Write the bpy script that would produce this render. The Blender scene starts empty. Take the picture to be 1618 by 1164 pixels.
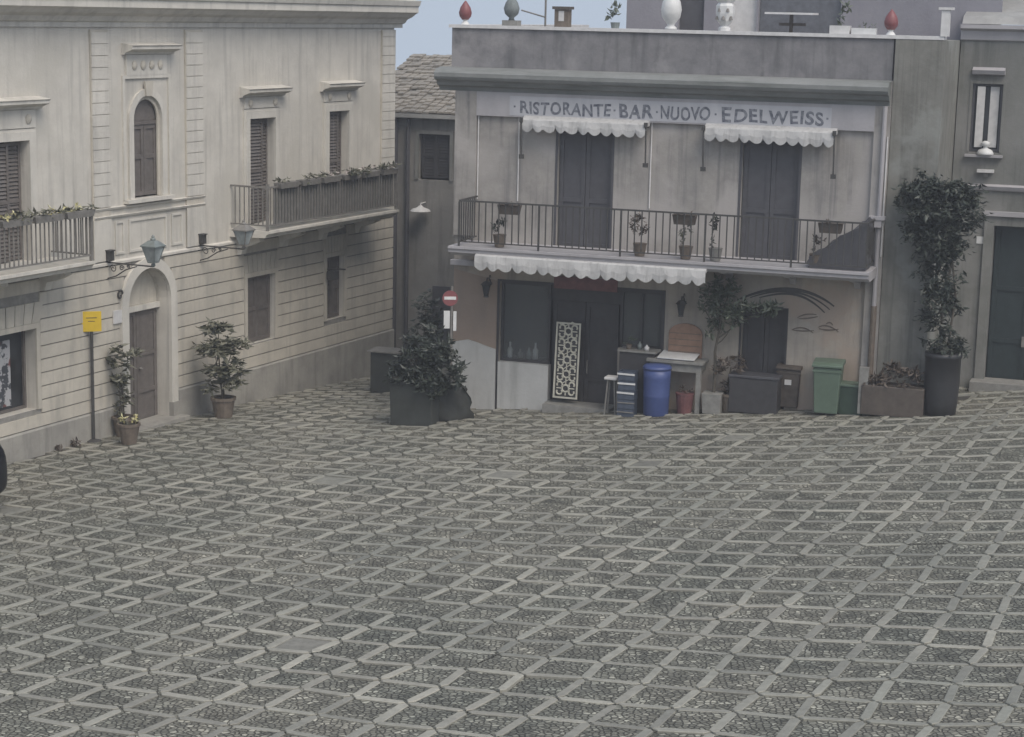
import bpy, bmesh, math, random
from mathutils import Vector, Matrix
random.seed(7)
PI = math.pi
scn = bpy.context.scene
COL = scn.collection

# ------------------------------------------------------------------ camera
FPX = 3000.0; IW = 1618.0; IH = 1164.0
CAMZ = 9.0
FW = Vector((0.0, 0.98272353, -0.1850796))
RT = Vector((0.99975801, 0.00407142, 0.02161817))
UP = Vector((-0.02199823, 0.18503481, 0.98248572))
cd = bpy.data.cameras.new("camera"); cam = bpy.data.objects.new("camera", cd); COL.objects.link(cam)
M = Matrix((RT, UP, -FW)).transposed().to_4x4(); M.translation = (0, 0, CAMZ)
cam.matrix_world = M
cd.sensor_fit = 'HORIZONTAL'; cd.sensor_width = 36.0; cd.lens = FPX / IW * 36.0
cd.clip_start = 0.5; cd.clip_end = 3000
scn.camera = cam

# ------------------------------------------------------------------ light: overcast
world = bpy.data.worlds.new("World"); scn.world = world; world.use_nodes = True
wn = world.node_tree; wn.nodes.clear()
sky = wn.nodes.new('ShaderNodeTexSky'); sky.sky_type = 'NISHITA'; sky.sun_disc = False
SUN_EL = math.radians(52); SUN_AZ = math.radians(150)     # azimuth clockwise from +Y
sky.sun_elevation = SUN_EL; sky.sun_rotation = SUN_AZ
sky.air_density = 1.0; sky.dust_density = 4.0; sky.ozone_density = 1.0
hs = wn.nodes.new('ShaderNodeHueSaturation'); hs.inputs['Saturation'].default_value = 0.42
hs.inputs['Value'].default_value = 1.0
bg = wn.nodes.new('ShaderNodeBackground'); bg.inputs['Strength'].default_value = 0.12
wo = wn.nodes.new('ShaderNodeOutputWorld')
tc = wn.nodes.new('ShaderNodeTexCoord'); vm = wn.nodes.new('ShaderNodeVectorMath'); vm.operation = 'MAXIMUM'
vm.inputs[1].default_value = (-1, -1, .05)                 # below the horizon: the same pale haze, seen over the hill's edge
wn.links.new(tc.outputs['Generated'], vm.inputs[0]); wn.links.new(vm.outputs[0], sky.inputs['Vector'])
wn.links.new(sky.outputs[0], hs.inputs['Color']); cl = wn.nodes.new('ShaderNodeMix'); cl.data_type = 'RGBA'; cl.inputs[0].default_value = .62   # high thin overcast over the clear sky
cl.inputs[7].default_value = (3.5, 4.2, 5.3, 1)
wn.links.new(hs.outputs[0], cl.inputs[6]); wn.links.new(cl.outputs[2], bg.inputs['Color'])
wn.links.new(bg.outputs[0], wo.inputs['Surface'])
sd = bpy.data.lights.new("sun", 'SUN'); sd.energy = 1.45; sd.angle = math.radians(35); sd.color = (1.0, 0.90, 0.78)
so = bpy.data.objects.new("sun", sd); COL.objects.link(so)
sdir = Vector((math.sin(SUN_AZ) * math.cos(SUN_EL), math.cos(SUN_AZ) * math.cos(SUN_EL), math.sin(SUN_EL)))
so.rotation_euler = sdir.to_track_quat('Z', 'Y').to_euler()
scn.view_settings.view_transform = 'Standard'; scn.view_settings.look = 'None'
scn.view_settings.gamma = 1.0; scn.view_settings.exposure = 0.47
scn.view_settings.use_curve_mapping = False
scn.render.engine = 'CYCLES'
scn.cycles.max_bounces = 6

# ------------------------------------------------------------------ geometry of the place
def ray(px, py):
    return FW + RT * ((px - IW / 2) / FPX) - UP * ((py - IH / 2) / FPX)

GC = (-8.14315, 0.57552, -0.33903, 0.09492, 0.14171, 0.04732, -0.08672)
def clampf(v, a, b): return max(a, min(b, v))
def gz(x, y):
    X = clampf(x, -13, 14) / 10; Y = (clampf(y, 17, 52) - 30) / 10
    c = GC
    return CAMZ + c[0] + c[1]*X + c[2]*Y + c[3]*X*X + c[4]*X*Y + c[5]*Y*Y + c[6]*Y**3
def ground(px, py, dz=0.0):
    r = ray(px, py); t0, t1 = 15.0, 90.0
    for _ in range(60):
        t = (t0 + t1) / 2; p = Vector((0, 0, CAMZ)) + r * t
        if p.z > gz(p.x, p.y) + dz: t0 = t
        else: t1 = t
    return p
LQ = (-5.02547, 6.59207, 3.2164, 0.04776, -0.11168, -0.01314, 20.70716, -3.59985, 6.40698, 0.62663, 0.80418, -0.21481)
def lattice(u, v):
    U = u / 10; V = v / 10; B = (1, U, V, U*U, U*V, V*V)
    return sum(B[k]*LQ[k] for k in range(6)), sum(B[k]*LQ[6+k] for k in range(6))

class Facade:
    """a wall plane: local x along the wall (to the right in the picture), y into the wall, z up"""
    def __init__(s, ox, oy, dx, dy, back=0.0):
        l = math.hypot(dx, dy); s.u = Vector((dx/l, dy/l, 0)); s.n = Vector((-s.u.y, s.u.x, 0))
        s.o = Vector((ox, oy, 0)) + s.n * back
    def px(s, px, py, y=0.0):
        r = ray(px, py); t = (s.o + s.n*y).dot(s.n) / r.dot(s.n)
        q = r*t - s.o
        return q.dot(s.u), r.z*t + CAMZ
    def w(s, x, y, z): return s.o + s.u*x + s.n*y + Vector((0, 0, z))
    def mat(s, x=0, y=0, z=0):
        m = Matrix((s.u, s.n, Vector((0, 0, 1)))).transposed().to_4x4(); m.translation = s.w(x, y, z); return m
    def g(s, x, y=0.0):
        p = s.w(x, y, 0); return gz(p.x, p.y)
    def loc(s, p):
        q = Vector(p) - s.o; return q.dot(s.u), q.dot(s.n), p[2]
P = Facade(-8.2217, 39.673, .43599, .89995)
R = Facade(.78717, 40.3831, .94504, -.32696)
G = Facade(.78717, 40.3831, .94504, -.32696, back=2.6)
A = Facade(.78717, 40.3831, .94504, -.32696, back=10.0)

# ------------------------------------------------------------------ materials
def newmat(name):
    m = bpy.data.materials.new(name); m.use_nodes = True; nt = m.node_tree
    b = nt.nodes['Principled BSDF']; return m, nt, b
def tex(nt, scale, detail=6, rough=.6, vec=None, sc=None):
    n = nt.nodes.new('ShaderNodeTexNoise'); n.inputs['Scale'].default_value = scale
    n.inputs['Detail'].default_value = detail; n.inputs['Roughness'].default_value = rough
    co = nt.nodes.new('ShaderNodeTexCoord'); mp = nt.nodes.new('ShaderNodeMapping')
    if sc: mp.inputs['Scale'].default_value = sc
    nt.links.new(co.outputs['Object'], mp.inputs['Vector']); nt.links.new(mp.outputs[0], n.inputs['Vector'])
    return n
def ramp(nt, src, a, b, ca=(0,0,0,1), cb=(1,1,1,1)):
    r = nt.nodes.new('ShaderNodeValToRGB'); r.color_ramp.elements[0].position = a; r.color_ramp.elements[1].position = b
    r.color_ramp.elements[0].color = ca; r.color_ramp.elements[1].color = cb
    nt.links.new(src, r.inputs['Fac']); return r
def mix(nt, fac, c1, c2, mode='MIX'):
    m = nt.nodes.new('ShaderNodeMix'); m.data_type = 'RGBA'; m.blend_type = mode
    if hasattr(fac, 'links') : nt.links.new(fac, m.inputs[0])
    else: m.inputs[0].default_value = fac
    for s, c in ((6, c1), (7, c2)):
        if isinstance(c, tuple): m.inputs[s].default_value = (*c[:3], 1)
        else: nt.links.new(c, m.inputs[s])
    return m.outputs[2]
def bump(nt, b, src, strength=.3, dist=.02):
    n = nt.nodes.new('ShaderNodeBump'); n.inputs['Strength'].default_value = strength; n.inputs['Distance'].default_value = dist
    nt.links.new(src, n.inputs['Height']); nt.links.new(n.outputs[0], b.inputs['Normal'])
def plaster(name, c, dark, amt=.6, stain=None, samt=.7, streak=(2.2, 2.2, .25), rough=.88, scale=1.2, patch=None, pamt=(.56, .62)):
    m, nt, b = newmat(name)
    n1 = tex(nt, scale, 8, .65); r1 = ramp(nt, n1.outputs['Fac'], .38, .68)
    r1.color_ramp.elements[1].color = (amt, amt, amt, 1)
    col = mix(nt, r1.outputs[0], c, dark)
    n4 = tex(nt, 14, 5, .7); r4 = ramp(nt, n4.outputs['Fac'], .45, .75, (0,0,0,1), (.28,.28,.28,1))
    col = mix(nt, r4.outputs[0], col, dark)
    if stain:
        n2 = tex(nt, 1.6, 7, .62, sc=streak); r2 = ramp(nt, n2.outputs['Fac'], .5, .72, (0,0,0,1), (samt, samt, samt, 1))
        col = mix(nt, r2.outputs[0], col, stain)
    if patch:
        n3 = tex(nt, .55, 6, .6); r3 = ramp(nt, n3.outputs['Fac'], pamt[0], pamt[1], (0,0,0,1), (.8,.8,.8,1))
        col = mix(nt, r3.outputs[0], col, patch)
    nt.links.new(col, b.inputs['Base Color']); b.inputs['Roughness'].default_value = rough
    bump(nt, b, n4.outputs['Fac'], .35, .02)
    return m
def simple(name, c, rough=.6, metal=0.0, var=.25, scale=6.0, spec=None, bmp=.15):
    m, nt, b = newmat(name)
    n = tex(nt, scale, 6, .65); r = ramp(nt, n.outputs['Fac'], .3, .7)
    col = mix(nt, r.outputs[0], tuple(v*(1-var) for v in c), tuple(min(1, v*(1+var)) for v in c))
    nt.links.new(col, b.inputs['Base Color']); b.inputs['Roughness'].default_value = rough; b.inputs['Metallic'].default_value = metal
    if bmp: bump(nt, b, n.outputs['Fac'], bmp, .01)
    return m
def leafmat(name, c1, c2):
    m, nt, b = newmat(name)
    g = nt.nodes.new('ShaderNodeNewGeometry'); r = ramp(nt, g.outputs['Random Per Island'], 0, 1, (*c1, 1), (*c2, 1))
    nt.links.new(r.outputs[0], b.inputs['Base Color']); b.inputs['Roughness'].default_value = .5
    return m
def glass(name, c=(.03, .032, .035), rough=.12):
    m, nt, b = newmat(name)
    n = tex(nt, 1.1, 4, .6); r = ramp(nt, n.outputs['Fac'], .35, .65, (*[v*.6 for v in c], 1), (*[v*1.6 for v in c], 1))
    nt.links.new(r.outputs[0], b.inputs['Base Color']); b.inputs['Roughness'].default_value = rough
    b.inputs['Specular IOR Level'].default_value = .35
    return m
MT = {}
MT['cream'] = plaster('cream_plaster', (.60, .57, .51), (.47, .445, .40), .9, (.33, .315, .285), .75, streak=(3.4, 3.4, .22), patch=(.50, .475, .42), pamt=(.52, .62))
MT['course'] = plaster('ashlar_stone', (.555, .515, .44), (.42, .39, .335), .85, (.31, .295, .265), .65, streak=(2.6, 2.6, .35))
MT['trim'] = plaster('pale_stone_trim', (.62, .59, .53), (.47, .45, .405), .7, (.33, .315, .29), .6)
MT['groove'] = simple('joint_shadow_stone', (.25, .24, .22), .95)
MT['plinth'] = plaster('plinth_stone', (.36, .345, .31), (.24, .23, .21), .9, (.17, .165, .15), .7)
MT['attic'] = plaster('grey_roof_stone', (.34, .335, .32), (.24, .235, .23), .9, (.20, .20, .19), .6)
MT['lilac'] = plaster('grey_lilac_plaster', (.345, .325, .30), (.235, .222, .208), 1.0, (.155, .15, .152), .9, scale=2.2, streak=(4.5, 4.5, .16), patch=(.40, .375, .355), pamt=(.5, .58))
MT['parapet'] = plaster('weathered_render', (.225, .218, .222), (.145, .142, .147), 1.0, (.10, .10, .103), .9, scale=2.4, patch=(.285, .272, .272), pamt=(.52, .6))
MT['cornice2'] = plaster('mossy_cornice', (.235, .24, .235), (.16, .17, .16), .9, (.11, .12, .11), .8, streak=(.4, 2, 3))
MT['fascia'] = plaster('painted_fascia', (.40, .385, .395), (.31, .30, .31), .7, (.26, .25, .26), .4)
MT['signband'] = plaster('whitewashed_sign_band', (.47, .47, .49), (.38, .385, .41), .7, (.33, .34, .37), .5)
MT['lower'] = plaster('shop_wall_plaster', (.385, .345, .295), (.275, .25, .22), .85, (.19, .178, .165), .7, scale=1.8, streak=(4, 4, .3), patch=(.36, .29, .235), pamt=(.5, .58))
MT['orange'] = plaster('orange_brown_plaster', (.30, .235, .19), (.25, .20, .165), .7, (.22, .19, .165), .6)
MT['dado'] = plaster('white_painted_dado', (.50, .50, .485), (.40, .40, .385), .7, (.27, .27, .255), .6)
MT['green'] = plaster('green_stained_plaster', (.215, .21, .188), (.14, .138, .122), .95, (.09, .09, .08), .9, streak=(5, 5, .16), patch=(.25, .255, .235), pamt=(.52, .6))
MT['gwall'] = plaster('grey_green_plaster', (.205, .205, .19), (.14, .142, .13), .95, (.095, .098, .09), .85, streak=(4, 4, .2), patch=(.25, .245, .235), pamt=(.5, .65))
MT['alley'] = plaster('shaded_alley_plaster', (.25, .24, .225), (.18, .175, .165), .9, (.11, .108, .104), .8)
MT['terrace'] = plaster('mauve_terrace_wall', (.255, .25, .275), (.20, .195, .22), .7, (.18, .175, .20), .4)
MT['pale'] = simple('pale_paint', (.58, .57, .56), .6, var=.12)
MT['shutter'] = simple('brown_grey_shutter', (.135, .12, .11), .6, var=.2)
MT['greydoor'] = simple('slate_grey_door', (.074, .073, .080), .55, var=.15)
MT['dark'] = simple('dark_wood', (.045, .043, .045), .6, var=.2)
MT['greendoor'] = simple('dark_green_door', (.022, .032, .033), .5, var=.2)
MT['iron'] = simple('dark_iron', (.065, .063, .06), .6, .2)
MT['ironlight'] = simple('weathered_grey_iron', (.20, .19, .175), .6, .1)
MT['glass'] = glass('dark_glass')
MT['lampglass'] = glass('lantern_glass', (.30, .33, .33), .25)
MT['white'] = simple('white_paint', (.62, .62, .61), .5, var=.1)
MT['awning'] = plaster('white_awning_cloth', (.52, .515, .505), (.40, .395, .39), .8, (.27, .265, .26), .7, streak=(7, 7, 1.2), scale=3)
MT['letters'] = plaster('faded_blue_letter_paint', (.065, .072, .10), (.30, .31, .33), .75, scale=11)
MT['red'] = simple('red_paint', (.20, .065, .068), .5, var=.2)
MT['dullred'] = simple('dull_red_sign', (.14, .06, .06), .6, var=.3)
MT['blue'] = simple('blue_plastic', (.05, .075, .20), .45, var=.1)
MT['gbin'] = simple('green_plastic', (.095, .135, .10), .5, var=.12)
MT['dgreen'] = simple('dark_green_plastic', (.03, .052, .036), .5, var=.15)
MT['black'] = simple('black_plastic', (.03, .03, .032), .45, var=.2)
MT['brown'] = simple('brown_wood', (.085, .07, .058), .7, var=.3)
MT['board'] = simple('orange_painted_board', (.24, .15, .105), .7, var=.25)
MT['terra'] = simple('old_terracotta', (.145, .118, .094), .85, var=.3)
MT['pot'] = simple('grey_stone_pot', (.22, .215, .20), .85, var=.25)
MT['yellow'] = simple('yellow_sign_paint', (.62, .43, .03), .5, var=.08)
MT['tarp'] = simple('dark_grey_green_tarp', (.042, .046, .042), .75, var=.25, scale=3, bmp=.5)
MT['screen'] = simple('grey_balcony_screen', (.17, .165, .155), .85, var=.25, scale=3)
MT['teal'] = simple('verdigris_metal', (.19, .215, .21), .5, .2)
MT['tile'] = plaster('old_roof_tile', (.30, .27, .23), (.19, .175, .155), .9, (.13, .125, .115), .8)
MT['leaf'] = leafmat('leaf_green', (.03, .042, .018), (.085, .10, .045))
MT['leafd'] = leafmat('leaf_dark', (.018, .024, .018), (.045, .055, .042))
MT['tglass'] = simple('terrace_window_glass', (.12, .125, .14), .3)
MT['finial'] = simple('weathered_grey_green_stone', (.17, .19, .19), .85, var=.3)
MT['leafp'] = leafmat('leaf_olive_dull', (.07, .075, .05), (.17, .165, .12))
MT['leafo'] = leafmat('leaf_olive_tree', (.05, .065, .045), (.14, .16, .12))
MT['leafb'] = leafmat('leaf_dry_brown', (.055, .042, .032), (.13, .105, .085))
MT['flower'] = leafmat('flower_pale_yellow', (.45, .40, .15), (.65, .62, .40))
MT['flowerp'] = leafmat('flower_pale_pink', (.40, .34, .32), (.60, .55, .5))
def poster():
    m, nt, b = newmat('poster_print'); n = tex(nt, 5.5, 3, .6); r = ramp(nt, n.outputs['Fac'], .44, .47, (.06, .065, .075, 1), (.42, .42, .43, 1))
    n2 = tex(nt, 3.1, 2, .5, sc=(1, 1, .6)); r2 = ramp(nt, n2.outputs['Fac'], .57, .6); col = mix(nt, r2.outputs[0], r.outputs[0], (.16, .06, .055))
    nt.links.new(col, b.inputs['Base Color']); return m
MT['poster'] = poster()
MT['bluegrey'] = simple('blue_grey_plastic', (.06, .075, .105), .5)
MT['fret'] = simple('cream_painted_iron', (.50, .485, .41), .6, var=.15)
MT['leafdark'] = simple('blackish_tarpaulin', (.026, .028, .025), .7, var=.4, scale=5, bmp=.9)
MT['soil'] = simple('soil', (.04, .032, .025), .95)
MT['bark'] = simple('bark', (.085, .075, .06), .9, scale=12)
MT['carpaint'] = simple('black_car_paint', (.012, .013, .017), .2, .3, var=.05, bmp=0)
MT['rubber'] = simple('rubber', (.02, .02, .02), .8)

# ------------------------------------------------------------------ mesh builder
class MB:
    def __init__(s): s.v = []; s.f = []
    def add(s, vs, fs):
        k = len(s.v); s.v += [tuple(v) for v in vs]; s.f += [tuple(i+k for i in f) for f in fs]; return s
    def box(s, x0, x1, y0, y1, z0, z1):
        return s.add([(x0,y0,z0),(x1,y0,z0),(x1,y1,z0),(x0,y1,z0),(x0,y0,z1),(x1,y0,z1),(x1,y1,z1),(x0,y1,z1)],
                     [(0,3,2,1),(4,5,6,7),(0,1,5,4),(1,2,6,5),(2,3,7,6),(3,0,4,7)])
    def taper(s, x0, x1, y0, y1, z0, z1, k):
        cx, cy = (x0+x1)/2, (y0+y1)/2; hx, hy = (x1-x0)/2, (y1-y0)/2
        vs = [(cx+a*hx*m, cy+b*hy*m, z) for z, m in ((z0, k), (z1, 1)) for a, b in ((-1,-1),(1,-1),(1,1),(-1,1))]
        return s.add(vs, [(0,3,2,1),(4,5,6,7),(0,1,5,4),(1,2,6,5),(2,3,7,6),(3,0,4,7)])
    def prism_x(s, prof, x0, x1):      # prof: list of (y,z), extruded along x
        n = len(prof); vs = [(x0, y, z) for y, z in prof] + [(x1, y, z) for y, z in prof]
        fs = [tuple(range(n)), tuple(range(2*n-1, n-1, -1))] + [(i, i+n, (i+1) % n + n, (i+1) % n) for i in range(n)]
        return s.add(vs, fs)
    def prism_y(s, prof, y0, y1):      # prof: list of (x,z)
        n = len(prof); vs = [(x, y0, z) for x, z in prof] + [(x, y1, z) for x, z in prof]
        fs = [tuple(range(n)), tuple(range(2*n-1, n-1, -1))] + [(i, i+n, (i+1) % n + n, (i+1) % n) for i in range(n)]
        return s.add(vs, fs)
    def tube(s, pts, r, n=8, r2=None):
        pts = [Vector(p) for p in pts]; k = len(pts); rings = []
        for i, p in enumerate(pts):
            d = (pts[min(i+1, k-1)] - pts[max(i-1, 0)]).normalized()
            a = d.cross(Vector((0, 0, 1)) if abs(d.z) < .9 else Vector((1, 0, 0))).normalized(); b = d.cross(a)
            rr = r if r2 is None else r + (r2-r)*i/(k-1)
            rings.append([p + (a*math.cos(2*PI*j/n) + b*math.sin(2*PI*j/n))*rr for j in range(n)])
        vs = [v for ring in rings for v in ring]; fs = []
        for i in range(k-1):
            for j in range(n): fs.append((i*n+j, i*n+(j+1) % n, (i+1)*n+(j+1) % n, (i+1)*n+j))
        fs.append(tuple(range(n-1, -1, -1))); fs.append(tuple((k-1)*n+j for j in range(n)))
        return s.add(vs, fs)
    def lathe(s, prof, n=16, c=(0, 0, 0), sq=False):   # prof (r,z)
        vs = []; fs = []; k = len(prof)
        for r, z in prof:
            for j in range(n):
                a = 2*PI*(j+.5)/n; vs.append((c[0]+r*math.cos(a), c[1]+r*math.sin(a), c[2]+z))
        for i in range(k-1):
            for j in range(n): fs.append((i*n+j, i*n+(j+1) % n, (i+1)*n+(j+1) % n, (i+1)*n+j))
        fs.append(tuple(range(n-1, -1, -1))); fs.append(tuple((k-1)*n+j for j in range(n)))
        return s.add(vs, fs)
    def leaves(s, c, rad, n, size, seed=0, flat=.5, hollow=.35, droop=0.0):
        rnd = random.Random(seed); cl = []
        for _ in range(max(4, n//22)):
            while True:
                q = Vector((rnd.uniform(-1,1), rnd.uniform(-1,1), rnd.uniform(-1,1)))
                if hollow < q.length < 1: break
            cl.append((q, rnd.uniform(.16, .34)))
        for _ in range(n):
            q, cr = rnd.choice(cl); o = Vector((rnd.gauss(0,.5), rnd.gauss(0,.5), rnd.gauss(0,.5)))*cr
            p = q + o; p = Vector((c[0]+p.x*rad[0], c[1]+p.y*rad[1], c[2]+p.z*rad[2]))
            a = Vector((rnd.gauss(0,1), rnd.gauss(0,1), rnd.gauss(0,flat)-droop)).normalized()
            b = a.cross(Vector((rnd.gauss(0,.4), rnd.gauss(0,.4), 1))).normalized()
            L = size*rnd.uniform(.6, 1.35); W = L*rnd.uniform(.32, .5); up = a.cross(b)*L*.12
            s.add([p, p+a*L*.45+b*W*.5+up, p+a*L, p+a*L*.45-b*W*.5+up], [(0,1,2,3)])
        return s
    def build(s, name, mat, parent=None, smooth=False, mw=None):
        me = bpy.data.meshes.new(name); me.from_pydata(s.v, [], s.f)
        bm = bmesh.new(); bm.from_mesh(me); bmesh.ops.recalc_face_normals(bm, faces=bm.faces) if len(s.f) < 4000 else None
        bm.to_mesh(me); bm.free()
        for m in (mat if isinstance(mat, (list, tuple)) else [mat]): me.materials.append(MT[m] if isinstance(m, str) else m)
        if smooth:
            for p in me.polygons: p.use_smooth = True
        o = bpy.data.objects.new(name, me); COL.objects.link(o)
        if parent: o.parent = parent
        if mw is not None: o.matrix_world = mw
        return o
def pieces(mb, name, mat, parent):
    """one object for every separate piece of the builder"""
    par = list(range(len(mb.v)))
    def find(a):
        while par[a] != a: par[a] = par[par[a]]; a = par[a]
        return a
    for f in mb.f:
        for i in f[1:]: par[find(i)] = find(f[0])
    grp = {}
    for f in mb.f: grp.setdefault(find(f[0]), []).append(f)
    out = []
    for fs in grp.values():
        ids = sorted({i for f in fs for i in f}); mp = {a: k for k, a in enumerate(ids)}
        out.append(MB().add([mb.v[i] for i in ids], [tuple(mp[i] for i in f) for f in fs]).build(name, mat, parent))
    return out
def tag(o, label=None, cat=None, group=None, kind=None):
    if label: o['label'] = label
    if cat: o['category'] = cat
    if group: o['group'] = group
    if kind: o['kind'] = kind
    return o
def thing(name, label, cat, mw, group=None):
    o = bpy.data.objects.new(name, None); o.empty_display_size = .2; COL.objects.link(o); o.matrix_world = mw
    return tag(o, label, cat, group)
def bevel(o, w=.01, seg=2):
    m = o.modifiers.new('bevel', 'BEVEL'); m.width = w; m.segments = seg; m.limit_method = 'ANGLE'; return o
def B(*a): return MB().box(*a)
def at_ground(px, py, ang=0.0, dz=0.0):
    p = ground(px, py); m = Matrix.Rotation(ang, 4, 'Z'); m.translation = p + Vector((0, 0, dz)); return m
ANG_R = math.atan2(R.u.y, R.u.x); ANG_P = math.atan2(P.u.y, P.u.x)

def wall(x0, x1, z0, z1, holes, depth=.35, y0=0.0):
    """front face with rectangular or arched holes (x0,x1,z0,z1[,arch]), reveals, sides and back"""
    mb = MB(); xs = sorted({x0, x1, *[h[0] for h in holes], *[h[1] for h in holes]}); zs = sorted({z0, z1, *[h[2] for h in holes], *[h[3] for h in holes]})
    def inh(x, z): return any(h[0] < x < h[1] and h[2] < z < h[3] for h in holes)
    for i in range(len(xs)-1):
        for k in range(len(zs)-1):
            a, b, c, d = xs[i], xs[i+1], zs[k], zs[k+1]
            if inh((a+b)/2, (c+d)/2): continue
            mb.add([(a,y0,c),(b,y0,c),(b,y0,d),(a,y0,d)], [(0,1,2,3)])
    for h in holes:
        a, b, c, d = h[:4]; y1 = y0+depth
        if len(h) > 4:
            r = (b-a)/2; zc = d-r; n = 14; arc = [((a+b)/2-r*math.cos(PI*k/n), zc+r*math.sin(PI*k/n)) for k in range(n+1)]
            for k in range(n):
                (xa, za), (xb, zb) = arc[k], arc[k+1]
                mb.add([(xa,y0,za),(xb,y0,zb),(xb,y0,d),(xa,y0,d)], [(0,1,2,3)])
                mb.add([(xa,y0,za),(xb,y0,zb),(xb,y1,zb),(xa,y1,za)], [(0,1,2,3)])
            zt = zc
        else:
            zt = d; mb.add([(a,y0,d),(b,y0,d),(b,y1,d),(a,y1,d)], [(0,1,2,3)])
        mb.add([(a,y0,c),(a,y0,zt),(a,y1,zt),(a,y1,c)], [(0,1,2,3)]); mb.add([(b,y0,c),(b,y0,zt),(b,y1,zt),(b,y1,c)], [(0,1,2,3)])
        mb.add([(a,y0,c),(b,y0,c),(b,y1,c),(a,y1,c)], [(0,1,2,3)])
    return mb
def arch_pts(cx, r, zc, n=16): return [(cx-r*math.cos(PI*k/n), zc+r*math.sin(PI*k/n)) for k in range(n+1)]
def arch_band(cx, r0, r1, zc, zb, y0, y1):
    """an arched surround: legs from zb to zc and a half ring"""
    mb = MB(); i = [(cx-r0, zb)] + arch_pts(cx, r0, zc) + [(cx+r0, zb)]; o = [(cx-r1, zb)] + arch_pts(cx, r1, zc) + [(cx+r1, zb)]
    n = len(i); vs = [(x, y0, z) for x, z in i] + [(x, y0, z) for x, z in o] + [(x, y1, z) for x, z in i] + [(x, y1, z) for x, z in o]
    fs = []
    for k in range(n-1):
        fs += [(k, k+1, n+k+1, n+k), (2*n+k, 2*n+k+1, 3*n+k+1, 3*n+k), (k, k+1, 2*n+k+1, 2*n+k), (n+k, n+k+1, 3*n+k+1, 3*n+k)]
    fs += [(0, n, 3*n, 2*n), (n-1, 2*n-1, 4*n-1, 3*n-1)]
    return mb.add(vs, fs)
def frame(mb, x0, x1, z0, z1, w, y0, y1, bottom=False):
    mb.box(x0-w, x0, y0, y1, z0, z1); mb.box(x1, x1+w, y0, y1, z0, z1); mb.box(x0-w, x1+w, y0, y1, z1, z1+w)
    if bottom: mb.box(x0-w, x1+w, y0, y1, z0-w, z0)
    return mb
def panel_door(mb, x0, x1, z0, z1, y, leaves=2, rails=(.0, .35, 1.0), t=.05):
    """leaves of stiles and rails with recessed panels"""
    w = (x1-x0)/leaves; st = .09
    for l in range(leaves):
        a = x0+l*w+.006; b = x0+(l+1)*w-.006
        mb.box(a, a+st, y, y+t, z0, z1); mb.box(b-st, b, y, y+t, z0, z1)
        for i, r in enumerate(rails):
            zc = z0+(z1-z0)*r; zc = clampf(zc, z0+st/2, z1-st/2)
            mb.box(a+st, b-st, y, y+t, zc-st/2, zc+st/2)
        mb.box(a+st-.005, b-st+.005, y+t*.55, y+t*.95, z0+.01, z1-.01)
    return mb
def louvre(mb, x0, x1, z0, z1, y, leaves=2):
    w = (x1-x0)/leaves; st = .06
    for l in range(leaves):
        a = x0+l*w+.004; b = x0+(l+1)*w-.004
        mb.box(a, a+st, y, y+.045, z0, z1); mb.box(b-st, b, y, y+.045, z0, z1)
        for zc in (z0+st/2, (z0+z1)/2, z1-st/2): mb.box(a+st, b-st, y+.001, y+.044, zc-st/2, zc+st/2)
        k = int((z1-z0)/.075)
        for i in range(k):
            zz = z0+(i+.5)*(z1-z0)/k
            mb.add([(a+st, y+.008, zz-.03), (b-st, y+.008, zz-.03), (b-st, y+.04, zz+.03), (a+st, y+.04, zz+.03)], [(0,1,2,3)])
    return mb
# ------------------------------------------------------------------ ground and paving
def island_var(nt, col, lo=.75, hi=1.2):
    g = nt.nodes.new('ShaderNodeNewGeometry'); r = ramp(nt, g.outputs['Random Per Island'], 0, 1, (lo, lo, lo, 1), (hi, hi, hi*.985, 1))
    return mix(nt, 1.0, col, r.outputs[0], 'MULTIPLY')
def cobble_mat():
    m, nt, b = newmat('cobble_infill')
    co = nt.nodes.new('ShaderNodeTexCoord'); v = nt.nodes.new('ShaderNodeTexVoronoi'); v.feature = 'DISTANCE_TO_EDGE'; v.inputs['Scale'].default_value = 14
    v2 = nt.nodes.new('ShaderNodeTexVoronoi'); v2.inputs['Scale'].default_value = 14
    for q in (v, v2): q.voronoi_dimensions = '2D'; nt.links.new(co.outputs['Object'], q.inputs['Vector'])
    r = ramp(nt, v.outputs['Distance'], .03, .16, (0,0,0,1), (1,1,1,1))
    sx = nt.nodes.new('ShaderNodeSeparateColor'); nt.links.new(v2.outputs['Color'], sx.inputs[0])
    rc = ramp(nt, sx.outputs[0], 0, 1, (.145, .142, .126, 1), (.44, .43, .39, 1)); rc.color_ramp.elements.new(.75).color = (.25, .244, .22, 1)
    col = mix(nt, r.outputs[0], (.085, .082, .072), rc.outputs[0])
    n9 = tex(nt, 2.3, 7, .75); r9 = ramp(nt, n9.outputs['Fac'], .35, .68, (.5,.5,.48,1), (1.3,1.3,1.26,1)); col = mix(nt, 1.0, col, r9.outputs[0], 'MULTIPLY')
    n = tex(nt, .35, 6, .65); rn = ramp(nt, n.outputs['Fac'], .35, .7, (.74,.77,.73,1), (1.2,1.16,1.08,1)); col = mix(nt, 1.0, col, rn.outputs[0], 'MULTIPLY')
    nt.links.new(col, b.inputs['Base Color']); b.inputs['Roughness'].default_value = .68
    bump(nt, b, r.outputs[0], .9, .03); return m
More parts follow.
